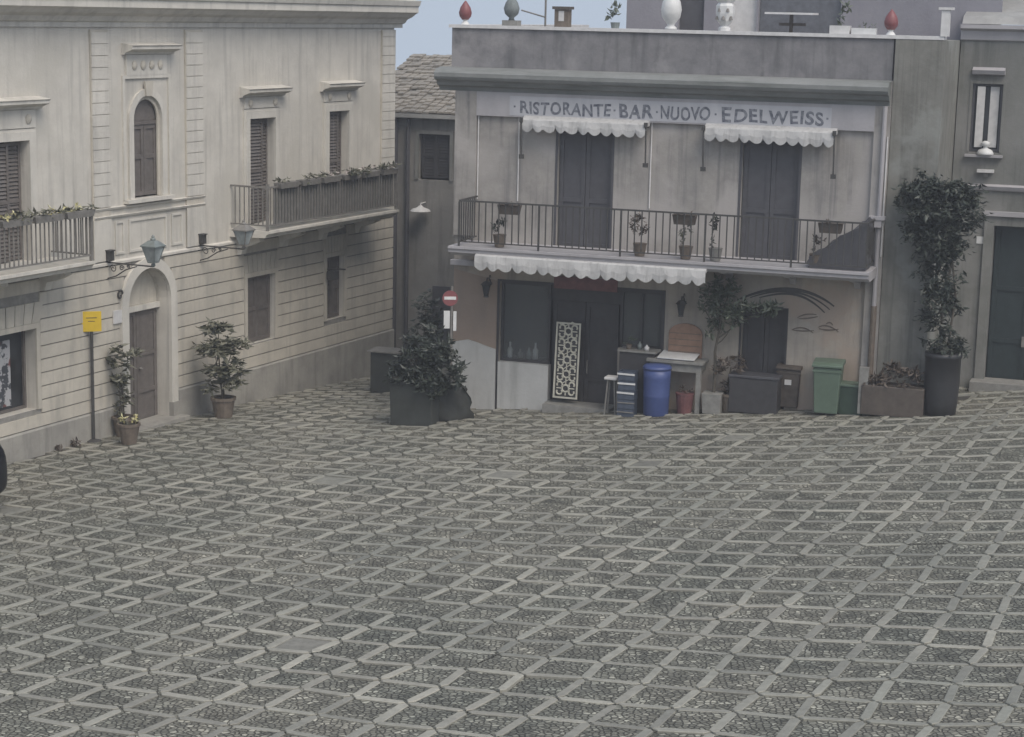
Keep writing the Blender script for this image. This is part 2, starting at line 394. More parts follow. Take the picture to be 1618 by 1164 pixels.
def slab_mat(name, c, d, lo, hi, rough=.62):
    m, nt, b = newmat(name)
    n = tex(nt, 7, 9, .78); r = ramp(nt, n.outputs['Fac'], .35, .7); col = mix(nt, r.outputs[0], c, d)
    n2 = tex(nt, .3, 6, .6); r2 = ramp(nt, n2.outputs['Fac'], .35, .7, (.76,.78,.75,1), (1.15,1.12,1.06,1)); col = mix(nt, 1.0, col, r2.outputs[0], 'MULTIPLY')
    col = island_var(nt, col, lo, hi)
    nt.links.new(col, b.inputs['Base Color']); b.inputs['Roughness'].default_value = rough
    n3 = tex(nt, 30, 5, .7); bump(nt, b, n3.outputs['Fac'], .4, .01); return m
M_cob = cobble_mat(); M_strip = slab_mat('limestone_strip', (.325, .318, .288), (.22, .214, .194), .76, 1.12)
M_patch = slab_mat('worn_mortar_fill', (.235, .232, .215), (.12, .118, .108), .8, 1.2, .8)
M_under = simple('joint_soil', (.055, .052, .046), .95, scale=14)
gb = MB()
xs = [-70+10*i for i in range(5)] + [-20+1.0*i for i in range(41)] + [30+10*i for i in range(5)]
ys = [-30, -15, 0, 8] + [14+1.0*i for i in range(56)] + [71, 74]
for y in ys:
    for x in xs: gb.v.append((x, y, gz(x, y) - .03))
nx = len(xs)
for j in range(len(ys)-1):
    for i in range(nx-1): gb.f.append((j*nx+i, j*nx+i+1, (j+1)*nx+i+1, (j+1)*nx+i))
tag(gb.build('ground', M_under), 'dark earth and mortar under the stone paving of the square', kind='structure')

rnd = random.Random(11)
node = {}
def inside(x, y):
    w = Vector((x, y, 0)); p = P.loc(w); r = R.loc(w); a = A.loc(w)
    if p[1] > .45 and p[0] < 11.9: return False
    if r[1] > .5 and -1.9 < r[0] < 8.3: return False
    if G.loc(w)[1] > .5 and r[0] > 7: return False
    if a[1] > .3 or p[1] > 5: return False
    return -17 < x < 19 and 17.5 < y < 56 and (abs(x) < (.27*y+5.5))
for i in range(-46, 50):
    for j in range(-9, 54):
        x, y = lattice(i, j)
        x += rnd.gauss(0, .021) + .03*math.sin(i*.9+j*.33); y += rnd.gauss(0, .03) + .045*math.sin(i*.55-j*.41)
        node[i, j] = (x, y)
strips = MB(); cob = MB(); patch = MB(); patch2 = MB()
def strip(a, b, w, top=.014):
    ax, ay = a; bx, by = b; L = math.hypot(bx-ax, by-ay); dx, dy = (bx-ax)/L, (by-ay)/L; nx_, ny_ = -dy, dx
    w = w*rnd.uniform(.88, 1.12); g = rnd.uniform(.012, .036); p = w*.55
    hh = top + rnd.gauss(0, .005)
    def ring(ins, z):
        out = []
        for t, s_ in ((g+ins, 0), (p+g, -w/2+ins), (L-p-g, -w/2+ins), (L-g-ins, 0), (L-p-g, w/2-ins), (p+g, w/2-ins)):
            x = ax+dx*t+nx_*s_; y = ay+dy*t+ny_*s_; out.append((x, y, gz(x, y)+z))
        return out
    lo = ring(0, -.03); mid = ring(0, hh-.008); hi = ring(.009, hh)
    f = [tuple(range(12, 18))]
    for k in range(6):
        k2 = (k+1) % 6; f += [(k, k2, 6+k2, 6+k), (6+k, 6+k2, 12+k2, 12+k)]
    strips.add(lo+mid+hi, f)
for (i, j), (x, y) in node.items():
    if not inside(x, y): continue
    for (di, dj) in ((1, 0), (0, 1)):
        q = node.get((i+di, j+dj))
        if q and rnd.random() > .015: strip((x, y), q, .098 if di else .118)
    c = [node.get((i, j)), node.get((i+1, j)), node.get((i+1, j+1)), node.get((i, j+1))]
    if all(c):
        h = rnd.gauss(0, .004)
        vs = [(a, b_, gz(a, b_) - .004 + h) for a, b_ in c]
        sm = math.sin(i*.37+1.3)*math.sin(j*.31+.4)
        q = rnd.random()
        (patch if q < .012+.02*sm else cob).add(vs, [(0, 1, 2, 3)])
for mb, nm, mt, lb in ((strips, 'paving_strip', M_strip, 'pale pointed limestone strips laid in a square grid over the piazza'),
                   (cob, 'paving_cobble', M_cob, 'small rounded cobbles filling the squares of the paving grid'),
                   (patch, 'paving_mortar', M_patch, 'worn smooth mortar filling some squares of the paving grid')):
    me_o = mb.build(nm, mt); tag(me_o, lb, kind='structure')
# ------------------------------------------------------------------ the palazzo on the left
PZ0 = -1.2
T = thing('palazzo', 'long cream stone palazzo with grooved ground floor, arched doorway and flower-topped balconies', 'building', P.mat())
X0, X1 = -16.0, 11.42
ZB = 3.62                              # top of the grooved ground floor
up_holes = [(-4.35, -2.95, 3.98, 6.33), (.34, 1.33, 4.93, 7.08, 1), (4.68, 5.75, 3.98, 6.43), (8.15, 9.1, 3.98, 6.47), (-9.6, -8.2, 3.98, 6.33)]
lo_holes = [(-4.65, -2.88, .98, 2.62), (.04, 1.53, -.3, 3.42, 1), (4.56, 5.74, 1.17, 2.76), (8.08, 8.92, 1.27, 2.86), (-10.2, -8.4, .98, 2.62)]
wall(X0, X1, PZ0, 9.2, up_holes + lo_holes, .42).build('wall', 'cream', T)
m = MB(); m.box(X1, X1-.02, .002, 9.0, PZ0, 9.2); m.box(X0, X0+.02, .002, 9.0, PZ0, 9.2); m.box(X0+.02, X1-.02, 9, 9.02, PZ0, 9.2); m.box(X0+.02, X1-.02, .44, 9, 9.1, 9.18)
m.build('side_wall', 'cream', T)
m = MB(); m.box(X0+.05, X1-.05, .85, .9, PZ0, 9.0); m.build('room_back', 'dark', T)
# ashlar courses, real grooves between them
m = MB(); z = .62; ch = .272; k = 0
while z < ZB-.05:
    z1 = min(z+ch-.026, ZB)
    cuts = []
    for h in lo_holes:
        a, b, c, d = h[:4]
        if len(h) > 4:
            a -= .24; b += .24; d += .24
            if z1 > d: continue
            r = (b-a)/2
            if z1 > d-r:
                dz = max(0, (z+z1)/2-(d-r)); ww = math.sqrt(max(0, r*r-dz*dz)); a, b = (a+b)/2-ww, (a+b)/2+ww
        else:
            a -= .13; b += .13; c -= .02; d += .55
            if z > d or z1 < c: continue
        cuts.append((a, b))
    cuts.sort(); x = X0+.01
    for a, b in cuts + [(X1, X1)]:
        if a-.004 > x+.03:
            xx = x; 
            while xx < a-.004:
                L = a-.004 if not (k % 1) else xx+1.3
                m.box(xx, min(L, a-.004), -.035, -.003, z, z1); xx = L+.02
        x = max(x, b+.004)
    z += ch; k += 1
m.build('stone_courses', 'course', T)
wall(X0+.01, X1-.01, .60, ZB, [h for h in lo_holes if len(h) == 4] + [(.04, 1.53, .60, 3.42, 1)], .004, -.005).build('course_joint', 'groove', T)
# plinth follows the falling ground
m = MB(); m.prism_x([(-.075, PZ0), (-.075, .565), (-.05, .6), (.03, .6), (.03, PZ0)], X0+.01, -.24)
m.prism_x([(-.075, PZ0), (-.075, .565), (-.05, .6), (.03, .6), (.03, PZ0)], 1.80, X1+.03)
m.build('plinth', 'plinth', T)
# belt course at balcony floor height
m = MB(); 
for zc in (4.62, 4.79): m.prism_x([(0, zc-.035), (-.05, zc-.02), (-.07, zc+.02), (0, zc+.035)], -1.0, 2.9)
m.prism_x([(0, ZB-.01), (-.06, ZB), (-.06, ZB+.05), (0, ZB+.08)], X0+.02, X1+.01)
m.build('string_course', 'trim', T)
# rusticated pilasters
for (a, b, ztop) in ((-1.02, -.45, 8.45), (2.21, 2.86, 8.45), (10.73, 11.43, 8.45), (-7.4, -6.8, 8.45)):
    m = MB(); m.box(a, b, -.05, -.004, ZB+.1, 4.58)
    z = 4.84 if a < 10 else 4.0
    while z < ztop-.1:
        z1 = min(z+.222, ztop); m.box(a+.02, b-.02, -.055, -.004, z, z1); z += .238
    m.build('pilaster', 'trim', T)
    m = MB(); m.box(a, b, -.036, -.003, ZB+.1, ztop); m.build('pilaster_backing', 'course', T)
# panels under the arched window
for a, b in ((-.3, .02), (.16, 1.5), (1.66, 2.08)): frame(MB(), a+.06, b-.06, 3.86, 4.46, .05, -.03, -.004, True).build('relief_panel', 'trim', T)
# crowning cornice
m = MB(); prof = [(0, 8.5), (-.05, 8.5), (-.05, 8.6), (-.12, 8.62), (-.2, 8.72), (-.34, 8.78), (-.44, 8.86), (-.52, 8.9), (-.52, 9.05), (-.56, 9.07), (-.6, 9.2), (-.2, 9.24), (.3, 9.24), (.3, 8.5)]
m.prism_x(prof, X0, X1+.35); m.build('cornice', 'trim', T)
m = MB(); m.box(X0+.02, X1-.12, .02, 5.0, 9.241, 10.6); m.box(X0+.02, X1-.10, -.06, .019, 9.42, 9.5); m.box(X0+.02, X1-.1, -.05, .018, 9.245, 9.31); m.build('attic', 'attic', T)

def pediment(name, xa, xb, z, out=.28, h=.2):
    m = MB(); m.prism_x([(0, z), (-.08, z+.01), (-.1, z+.05), (-out+.04, z+.1), (-out, z+.12), (-out, z+h-.03), (-out-.03, z+h), (0, z+h+.05)], xa, xb); return m
def big_window(x0, x1, z0, z1, fr, zped, arch=False, ped=(0, 0)):
    f = MB()
    w = .17
    if arch:
        r = (x1-x0)/2; f = arch_band((x0+x1)/2, r+.001, r+.15, z1-r, z0, -.06, -.003)
        frame(f, x0-.26, x1+.26, z0, z1+.36, .07, -.045, -.002)
    else:
        frame(f, x0, x1, z0, z1, w, -.06, -.003); frame(f, x0-w, x1+w, z0, z1+w, .05, -.04, -.002)
    o = f.build('window', 'trim', T)
    # frieze + pediment
    m = MB(); zt = z1+(.43 if arch else .24); m.box(x0-.2, x1+.2, -.05, -.002, zt, zped); m.build('frieze', 'trim', o)
    m = MB(); n = 4 if arch else 2
    for q in range(n):
        cx = x0-.1+(x1-x0+.2)*(q+.5)/n if arch else (x0+.02 if q == 0 else x1-.02); zc = (zt+zped)/2
        m.lathe([(.075, 0), (.085, .02), (.05, .04), (.012, .05)], 8, (0, 0, 0))
        k = len(m.v)-32
        for t in range(k, len(m.v)):
            a, b, c = m.v[t]; m.v[t] = (cx+a, -.05-c, zc+b*1.2)
    pieces(m, 'frieze_ornament', 'course', o)
    pediment('p', x0-.36-ped[0], x1+.36+ped[1], zped+.002).build('pediment', 'trim', o)
    s = MB(); y = .07
    if arch:
        r = (x1-x0)/2; cx = (x0+x1)/2
        panel_door(s, x0+.05, x1-.05, z0+.04, z1-r-.12, y, 2, (0, .55, 1)); s.box(x0+.01, x1-.01, y-.02, y+.05, z1-r-.115, z1-r-.04)
        s.prism_y([(x0+.02, z1-r-.035)] + arch_pts(cx, r-.02, z1-r) + [(x1-.02, z1-r-.035)], y+.02, y+.05)
        s.build('door_leaf', 'shutter', o)
        B(x0-.32, x1+.32, -.14, .05, z0-.08, z0-.002).build('sill', 'trim', o)
        arch_band(cx, r-.085, r-.004, z1-r, z0+.01, y-.06, y-.022).build('sash', 'course', o)
        m = MB(); m.prism_y([(cx-.1, z1-.01), (cx+.1, z1-.01), (cx+.14, z1+.3), (cx-.14, z1+.3)], -.1, -.06); m.build('keystone', 'course', o)
    else:
        xm = x0+(x1-x0)*.66
        louvre(s, x0+.03, xm, z0+.03, z1-.04, y, 1); louvre(s, xm+.02, x1-.03, z0+.03, z1-.04, y+.09, 1)
        s.build('shutter', 'shutter', o)
    return o
big_window(-4.35, -2.95, 3.98, 6.33, 0, 6.92)
big_window(-9.6, -8.2, 3.98, 6.33, 0, 6.92)
big_window(.34, 1.33, 4.93, 7.08, 0, 7.93, True, (-.05, .05))
big_window(4.68, 5.75, 3.98, 6.43, 0, 6.92)
big_window(8.15, 9.1, 3.98, 6.47, 0, 6.96)
# ground floor windows with flat voussoir arches
for n, (x0, x1, z0, z1) in enumerate([h[:4] for h in lo_holes if len(h) == 4]):
    o = frame(MB(), x0, x1, z0, z1, .11, -.05, -.003).build('window', 'course', T)
    m = MB(); nv = 8
    for k in range(nv):
        a = x0-.12+(x1-x0+.24)*k/nv; b = x0-.12+(x1-x0+.24)*(k+1)/nv; c = (x0+x1)/2
        m.prism_y([(a+.012, z1+.115), (b-.012, z1+.115), (c+(b-c)*1.12-.012, z1+.52), (c+(a-c)*1.12+.012, z1+.52)], -.045, -.004)
    m.build('voussoirs', 'course', o)
    s = MB()
    if n in (0, 3):
        s.box(x0+.01, x1-.01, .3, .32, z0+.01, z1-.01); s.build('pane', 'glass', o)
        if n == 0: B(x1-.85, x1-.42, .275, .295, z0+.12, z1-.2).build('poster', 'poster', o)
        f = MB(); frame(f, x0+.06, x1-.06, z0+.06, z1-.06, .055, .24, .295, True); f.box((x0+x1)/2-.03, (x0+x1)/2+.03, .24, .296, z0+.06, z1-.06); f.build('sash', 'shutter', o)
    else:
        panel_door(s, x0+.02, x1-.02, z0+.02, z1-.02, .1, 2, (0, .5, 1)); s.build('shutter', 'shutter', o)
# portal
cx, r, z1 = .785, .745, 3.42
o = arch_band(cx, r+.001, r+.23, z1-r, .35, -.09, -.002).build('portal', 'trim', T)
m = MB(); m.box(cx-r-.25, cx-r, -.12, .0, PZ0, .349); m.box(cx+r, cx+r+.25, -.12, .0, PZ0, .349); pieces(m, 'base_block', 'plinth', o)
s = MB(); panel_door(s, cx-r+.02, cx+r-.02, -.1, 2.45, .3, 2, (0, .3, .62, 1)); dl = s.build('door', 'shutter', o)
MB().lathe([(.035, 0), (.045, .03), (.02, .05)], 10, (cx+.09, .26, 1.15)).build('knob', 'ironlight', dl)
B(cx-r, cx+r, .22, .34, 2.46, 2.58).build('transom', 'trim', o)
m = MB(); m.prism_y([(cx-r+.01, 2.585)] + arch_pts(cx, r-.01, z1-r) + [(cx+r-.01, 2.585)], .3, .34); m.build('tympanum', 'course', o)
m = MB(); m.box(cx-r-.3, cx+r+.3, -.35, .3, PZ0, P.g(cx, -.2)+.07); m.build('doorstep', 'plinth', o)
# scroll bracket ornament by the portal
m = MB(); m.tube([(-.22+.1*math.cos(t)*(1-t/9), -.06, 2.95+.12*math.sin(t)*(1-t/9)) for t in [k*.5 for k in range(14)]], .022, 6); m.build('scroll_bracket', 'iron', T)

def balcony(x0, x1, zf, zr, endL=True, screen=None):
    d = 1.0
    o = MB().prism_x([(0, zf), (-d-.06, zf), (-d-.06, zf-.06), (-d, zf-.09), (-d+.04, zf-.16), (0, zf-.19)], x0-.05, x1+.05).build('balcony', 'trim', T)
    m = MB(); k = max(2, int((x1-x0)/1.5))
    for q in range(k+1):
        xc = x0+.3+(x1-x0-.6)*q/k
        m.prism_x([(-.002, zf-.195), (-.62, zf-.195), (-.66, zf-.28), (-.45, zf-.38), (-.2, zf-.45), (-.14, zf-.62), (-.002, zf-.64)], xc-.1, xc+.1)
    pieces(m, 'bracket', 'trim', o)
    rl = MB(); zb = zf+.1
    rl.box(x0, x1, -d-.02, -d+.02, zr-.04, zr); rl.box(x0, x1, -d-.015, -d+.015, zb, zb+.03)
    for xe in (x0, x1): rl.box(xe-.02, xe+.02, -d+.021, -.004, zr-.04, zr); rl.box(xe-.015, xe+.015, -d+.016, -.004, zb, zb+.03)
    for xe in (x0, x1): rl.box(xe-.03, xe+.03, -d-.03, -d+.03, zf, zr+.06)
    n = int((x1-x0)/.125)
    for q in range(1, n):
        xc = x0+(x1-x0)*q/n; rl.box(xc-.011, xc+.011, -d-.011, -d+.011, zb+.031, zr-.041)
    for xe in (x0, x1):
        for q in range(1, 8): yy = -d+d*q/8; rl.box(xe-.011, xe+.011, yy-.011, yy+.011, zb+.031, zr-.041)
    rl.build('railing', 'ironlight', o)
    if screen: B(screen[0], screen[1], -d+.04, -d+.055, zb+.02, zr-.06).build('railing_screen', 'screen', o)
    return o
balcony(-6.6, -2.32, 3.98, 4.93)
balcony(3.95, 9.85, 3.98, 4.98, screen=(4.25, 9.75))

# ------------------------------------------------------------------ restaurant building
T = thing('restaurant', 'two-storey grey restaurant with a painted name band, balcony and scalloped white awnings', 'building', R.mat())
RX0, RX1 = -2.22, 7.03
D1 = (.09, 1.28, 4.06, 6.48); D2 = (4.06, 5.24, 4.06, 6.46)
SH = (-1.15, 2.5, -.2, 3.24); DR = (4.2, 5.13, -.1, 3.06)
wall(RX0, RX1, 4.02, 7.8, [D1, D2], .3).build('upper_wall', 'lilac', T)
m = wall(RX0, RX1, -.9, 4.02, [SH, DR], .3); m.build('lower_wall', 'lower', T)
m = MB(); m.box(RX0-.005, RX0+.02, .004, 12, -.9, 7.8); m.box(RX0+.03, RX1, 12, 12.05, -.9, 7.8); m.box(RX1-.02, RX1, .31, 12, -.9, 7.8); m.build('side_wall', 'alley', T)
m = MB(); m.box(RX0+.03, RX1-.03, .31, 11.9, 7.62, 7.78); m.box(RX0+.03, RX1-.03, .31, 2.2, 3.9, 4.0); m.build('floor_slab', 'lower', T)
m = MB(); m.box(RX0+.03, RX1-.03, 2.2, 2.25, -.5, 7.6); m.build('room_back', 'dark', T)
# parapet, its coping, the cornice
m = MB(); m.box(-2.36, 7.0, .02, .26, 7.76, 8.62); m.box(-2.36, -2.12, .262, 9, 7.76, 8.62); m.build('parapet', 'parapet', T)
m = MB(); m.box(-2.42, 7.98, -.03, .31, 8.622, 8.69); m.box(-2.42, -2.06, .312, 9.0, 8.622, 8.69); m.build('coping', 'pale', T)
m = MB(); pr = [(0, 7.3), (-.06, 7.3), (-.08, 7.38), (-.2, 7.42), (-.24, 7.5), (-.36, 7.54), (-.4, 7.6), (-.4, 7.68), (-.3, 7.76), (.018, 7.8)]
m.prism_x(pr, -2.6, 7.0); m.prism_x([(0.018, 7.3), (0.018, 7.75), (1.2, 7.75), (1.2, 7.3)], -2.58, -2.24); m.build('cornice', 'cornice2', T)
m = MB(); m.box(-1.73, 6.72, -.09, -.003, 6.79, 7.298); m.build('fascia', 'fascia', T)
m = MB(); m.box(-.98, 5.86, -.096, -.091, 6.82, 7.23); m.build('sign_band', 'signband', T)
m = MB(); m.box(-2.22, -1.731, -.09, -.003, 4.2, 7.298); m.build('pilaster', 'lilac', T)
m = MB(); m.box(6.721, 7.03, -.09, -.003, -.4, 7.298); m.build('pilaster', 'lilac', T)
m = MB(); m.box(-2.26, -1.68, -.14, -.091, 3.55, 3.66); m.box(-2.26, -1.68, -.091, .0, 3.55, 3.66); m.build('capital', 'fascia', T)
# lettering on the band, one part per word
def text_mesh(s, size, ext=.006, off=.012, sp=1.0):
    cu = bpy.data.curves.new('t', 'FONT'); cu.body = s; cu.size = size; cu.extrude = ext; cu.offset = off; cu.space_character = sp
    o = bpy.data.objects.new('t', cu); COL.objects.link(o); dg = bpy.context.evaluated_depsgraph_get()
    me = bpy.data.meshes.new_from_object(o.evaluated_get(dg)); bpy.data.objects.remove(o); return me
def word(s, xa, xb, zb, h, y, mat, parent, name='lettering', off=.012, jit=.0):
    me = text_mesh(s, 1.0, .004, .027, 1.12)
    xs_ = [v.co.x for v in me.vertices]; ys_ = [v.co.y for v in me.vertices]; ax, bx = min(xs_), max(xs_); ay, by = min(ys_), max(ys_)
    for v in me.vertices:
        a = (v.co.x-ax)/(bx-ax); b = (v.co.y-ay)/(by-ay)
        X_ = xa+(xb-xa)*a; v.co = (X_+.012*math.sin(b*4+X_*9), y-(.002 if v.co.z > 0 else 0), zb+h*b+.012*math.sin(X_*6.3))
    me.materials.append(MT[mat]); o = bpy.data.objects.new(name, me); COL.objects.link(o); o.parent = parent; return o
X = lambda px, py: R.px(px, py, -.1)[0]
zb = 6.885
for s, a, b, h in (('RISTORANTE', 822, 965, .265), ('BAR', 979, 1032, .29), ('NUOVO', 1044, 1122, .28), ('E', 1141, 1156, .31), ('DELWEISS', 1161, 1302, .275)):
    x0, x1 = X(a, 170), X(b, 170)
    word(s, x0, x1, zb - (.02 if h > .24 else 0), h, -.098, 'letters', T, off=.016)
m = MB()
for a in (813, 971, 1038, 1131, 1308):
    x0 = X(a, 175); m.box(x0-.02, x0+.02, -.1, -.097, 6.99, 7.03)
pieces(m, 'lettering', 'letters', T)
# faint whitewash ghosts of older letters
# balcony doors
for (x0, x1, z0, z1) in (D1, D2):
    o = frame(MB(), x0, x1, z0, z1, .05, -.012, -.002).build('balcony_door', 'greydoor', T)
    s = MB(); panel_door(s, x0+.01, x1-.01, z0+.01, z1-.01, .1, 2, (0, .42, 1)); s.build('door_leaf', 'greydoor', o)
# balcony
zf = 4.10
o = MB().prism_x([(-.003, zf), (-1.24, zf), (-1.24, zf-.05), (-1.2, zf-.07), (-1.2, zf-.13), (-1.08, zf-.2), (-.003, zf-.2)], -1.9, 6.95).build('balcony', 'fascia', T)
rl = MB(); zr = 5.08; zb_ = zf+.09; bx0, bx1 = -1.68, 6.86; d = 1.16
rl.box(bx0, bx1, -d-.02, -d+.02, zr-.035, zr); rl.box(bx0, bx1, -d-.012, -d+.012, zb_, zb_+.025)
for xe in (bx0, bx1): rl.box(xe-.02, xe+.02, -d+.021, -.095, zr-.035, zr); rl.box(xe-.012, xe+.012, -d+.013, -.095, zb_, zb_+.025)
n = int((bx1-bx0)/.145)
for q in range(n+1):
    xc = bx0+(bx1-bx0)*q/n; e = .018 if q % 12 == 0 else .011
    rl.box(xc-e, xc+e, -d-e, -d+e, zb_+.026 if q % 12 else zf, zr-.036)
for xe in (bx0, bx1):
    for q in range(1, 8): yy = -d+(d-.1)*q/8; rl.box(xe-.011, xe+.011, yy-.011, yy+.011, zb_+.026, zr-.036)
rl.build('railing', 'iron', o)
m = MB()
for q in range(7):
    xc = bx0+.3+(bx1-bx0-.6)*q/6; m.prism_x([(-.003, zf-.205), (-.8, zf-.205), (-.75, zf-.26), (-.2, zf-.36), (-.003, zf-.5)], xc-.06, xc+.06)
pieces(m, 'bracket', 'fascia', o)
# scalloped awnings
def awning(x0, x1, z, y, drop, pitch, top=.22, arms=None, parent=None):
    o = MB(); o.prism_x([(y, z), (y+.02, z+.03), (y+top, z+.10), (y+top+.05, z+.06), (y+top, z-.02), (y+.03, z-.03)], x0, x1)
    a = o.build('awning', 'awning', parent)
    m = MB(); n = max(3, round((x1-x0)/pitch)); vs = []; k = n*8
    for q in range(k+1):
        x = x0+(x1-x0)*q/k; s_ = abs(math.sin(PI*q/8)); zz = z-drop+(.085+.03*math.sin((q//8)*2.7))*(1-s_)+.012*math.sin(q*.05+1)
        wv = .012*math.sin(q*.35)
        vs += [(x, y-.004, z+.01), (x, y-.02+wv, (z+zz)/2), (x, y-.01+wv*1.6, zz)]
    fs = []
    for q in range(k):
        for r_ in (0, 1): fs.append((q*3+r_, (q+1)*3+r_, (q+1)*3+r_+1, q*3+r_+1))
    m.add(vs, fs); v = m.build('valance', 'awning', a)
    md = v.modifiers.new('s', 'SOLIDIFY'); md.thickness = .006
    m = MB(); m.tube([(x0+.02, y+top, z-.03), (x1-.02, y+top, z-.03)], .03, 8)
    m.build('roller', 'iron', a)
    if arms:
        for xe, zl in arms:
            m = MB(); m.tube([(xe, y-.015, z+.05), (xe+.01, y-.02, z-.3), (xe+.02, y-.02, zl+.06)], .018, 6); m.box(xe-.03, xe+.07, y-.05, y+.02, zl-.03, zl+.06); m.box(xe-.035, xe+.035, y-.05, y+.0, z-.04, z+.06)
            m.build('arm', 'iron', a)
    return a
ya = -.32
q = lambda px, py, y: R.px(px, py, y)
a0 = q(824, 195, ya)[0]; a1 = q(1022, 205, ya)[0]; za = q(920, 194, ya)[1]
awning(a0, a1, za, ya, za-q(920, 213, ya)[1], .245, arms=((a0, q(825, 248, ya)[1]), (a1-.02, q(1022, 262, ya)[1])), parent=T)
a0 = q(1112, 205, ya)[0]; a1 = q(1320, 215, ya)[0]; za = q(1215, 207, ya)[1]
awning(a0, a1, za, ya, za-q(1215, 228, ya)[1], .245, arms=((a0, q(1113, 268, ya)[1]), (a1-.02, q(1320, 280, ya)[1])), parent=T)
ya = -1.28
a0 = q(750, 410, ya)[0]; a1 = q(1115, 430, ya)[0]; za = q(930, 415, ya)[1]
awning(a0, a1, za-.02, ya, za-.02-q(930, 440, ya)[1], .27, top=.3, parent=T)
# conduits on the wall
m = MB()
for px, z0, z1, y in ((755, 5.0, 6.78, -.02), (819, 5.0, 6.78, -.02), (1028, 5.0, 6.78, -.02), (1400, 4.3, 6.7, -.12)):
    x = q(px, 260, y)[0]; m.tube([(x, y, z0), (x, y, z1)], .016, 6)
pieces(m, 'conduit', 'pale', T)
# storefront
x0, x1, z0, z1 = SH
o = frame(MB(), x0, x1, z0-.3, z1, .05, -.02, -.002).build('shopfront', 'dark', T)
xw = q(865, 500, 0)[0]; xd = q(978, 500, 0)[0]; zs = q(830, 574, 0)[1]; zs2 = q(1010, 552, 0)[1]
m = MB(); m.box(x0+.001, xw+.06, -.05, .16, -.6, zs); m.build('window_wall', 'dado', o)
m = MB(); m.box(xd, x1-.001, -.02, .16, -.6, zs2); m.build('window_wall', 'lower', o)
m = MB(); frame(m, x0+.06, xw-.02, zs+.06, z1-.06, .055, .1, .16, True); m.build('window_frame', 'dark', o); m = MB(); frame(m, xd+.06, x1-.06, zs2+.06, z1-.06, .055, .1, .16, True)
m.box((xd+x1)/2-.02, (xd+x1)/2+.02, .1, .159, zs2+.06, z1-.06)
m.build('window_frame', 'dark', o)
m = MB(); m.box(x0+.06, xw-.02, .165, .175, zs+.06, z1-.06); m.box(xd+.06, x1-.06, .165, .175, zs2+.06, z1-.06)
mg, nt, b = newmat('window_glass'); b.inputs['Transmission Weight'].default_value = .92; b.inputs['Roughness'].default_value = .03; b.inputs['Base Color'].default_value = (.75, .78, .78, 1); b.inputs['IOR'].default_value = 1.3; MT['wglass'] = mg
pieces(m, 'pane', 'wglass', o)
s = MB(); panel_door(s, xw+.05, xd-.05, .2, z1-.35, .2, 2, (0, .38, 1)); s.box(xw+.0, xd, .16, .3, z1-.34, z1-.02); dl = s.build('door', 'dark', o); MB().tube([((xw+xd)/2+.08, .16, 1.35), ((xw+xd)/2+.08, .13, 1.38), ((xw+xd)/2+.08, .13, 1.6), ((xw+xd)/2+.08, .16, 1.63)], .014, 6).build('handle', 'ironlight', dl)
B((xw+.07), xd-.03, -.42, .155, -.3, R.g(.7, -.4)+.13).build('doorstep', 'pot', o)
m = MB(); m.box(q(876, 450, -.03)[0], q(976, 450, -.03)[0], -.06, -.025, q(925, 458, -.03)[1], q(925, 440, -.03)[1]+.02); m.build('red_signboard', 'dullred', o)
# painted orange-brown field and white dado left of the shopfront, curved boundary
bx = [(-2.215, q(722, 540, -.01)[1])] + [(q(px, py, -.01)) for px, py in ((740, 536), (755, 541), (770, 547), (789, 552))]
bx[-1] = (-1.21, bx[-1][1])
m = MB(); m.prism_y([(-2.215, -.8), (-1.21, -.8)] + bx[::-1], -.03, -.003); m.build('dado', 'dado', T)
m = MB(); m.prism_y([(x, z+.003) for x, z in bx] + [(-1.21, 3.25), (-2.215, 3.45)], -.012, -.003); m.build('orange_plaster', 'orange', T)
m = MB(); m.prism_y([q(px, py, -.01) for px, py in ((1330, 640), (1375, 640), (1382, 470), (1366, 452), (1352, 520))], -.008, -.003); m.build('plaster_patch', 'lower', T)
# side door
x0, x1, z0, z1 = DR
o = frame(MB(), x0, x1, z0-.2, z1, .04, -.015, -.002).build('side_door', 'dark', T)
s = MB(); panel_door(s, x0+.01, x1-.01, z0, z1-.01, .12, 2, (0, .45, 1)); s.build('door_leaf', 'dark', o)
# arched bands painted over the side door, plus fish-like strokes
m = MB()
def ribbon(pts, w, y=-.013):
    vs = []; n = len(pts)
    for k, (x, z) in enumerate(pts):
        a = pts[max(0, k-1)]; b = pts[min(n-1, k+1)]; dx, dz = b[0]-a[0], b[1]-a[1]; L = math.hypot(dx, dz) or 1
        ww = w*(.35+.65*math.sin(PI*clampf((k+.6)/(n), 0, 1)))
        vs += [(x-dz/L*ww, y, z+dx/L*ww), (x+dz/L*ww, y, z-dx/L*ww), (x+dz/L*ww, -.004, z-dx/L*ww), (x-dz/L*ww, -.004, z+dx/L*ww)]
    fs = [(0, 1, 2, 3), (4*n-4, 4*n-3, 4*n-2, 4*n-1)]
    for k in range(n-1):
        for e in range(4): fs.append((4*k+e, 4*k+(e+1) % 4, 4*k+4+(e+1) % 4, 4*k+4+e))
    m.add(vs, fs)
def bez(p, n=18):
    out = []
    for k in range(n+1):
        t = k/n; pts = list(p)
        while len(pts) > 1: pts = [((1-t)*a[0]+t*b[0], (1-t)*a[1]+t*b[1]) for a, b in zip(pts, pts[1:])]
        out.append(q(pts[0][0], pts[0][1], -.01))
    return out
ribbon(bez([(1165, 474), (1215, 450), (1275, 448), (1318, 484)]), .035)
ribbon(bez([(1185, 470), (1225, 456), (1270, 452), (1311, 489)]), .022)
ribbon(bez([(1200, 470), (1240, 460), (1268, 458), (1303, 494)]), .025)
m.build('painted_arch', 'iron', T)
m = MB()
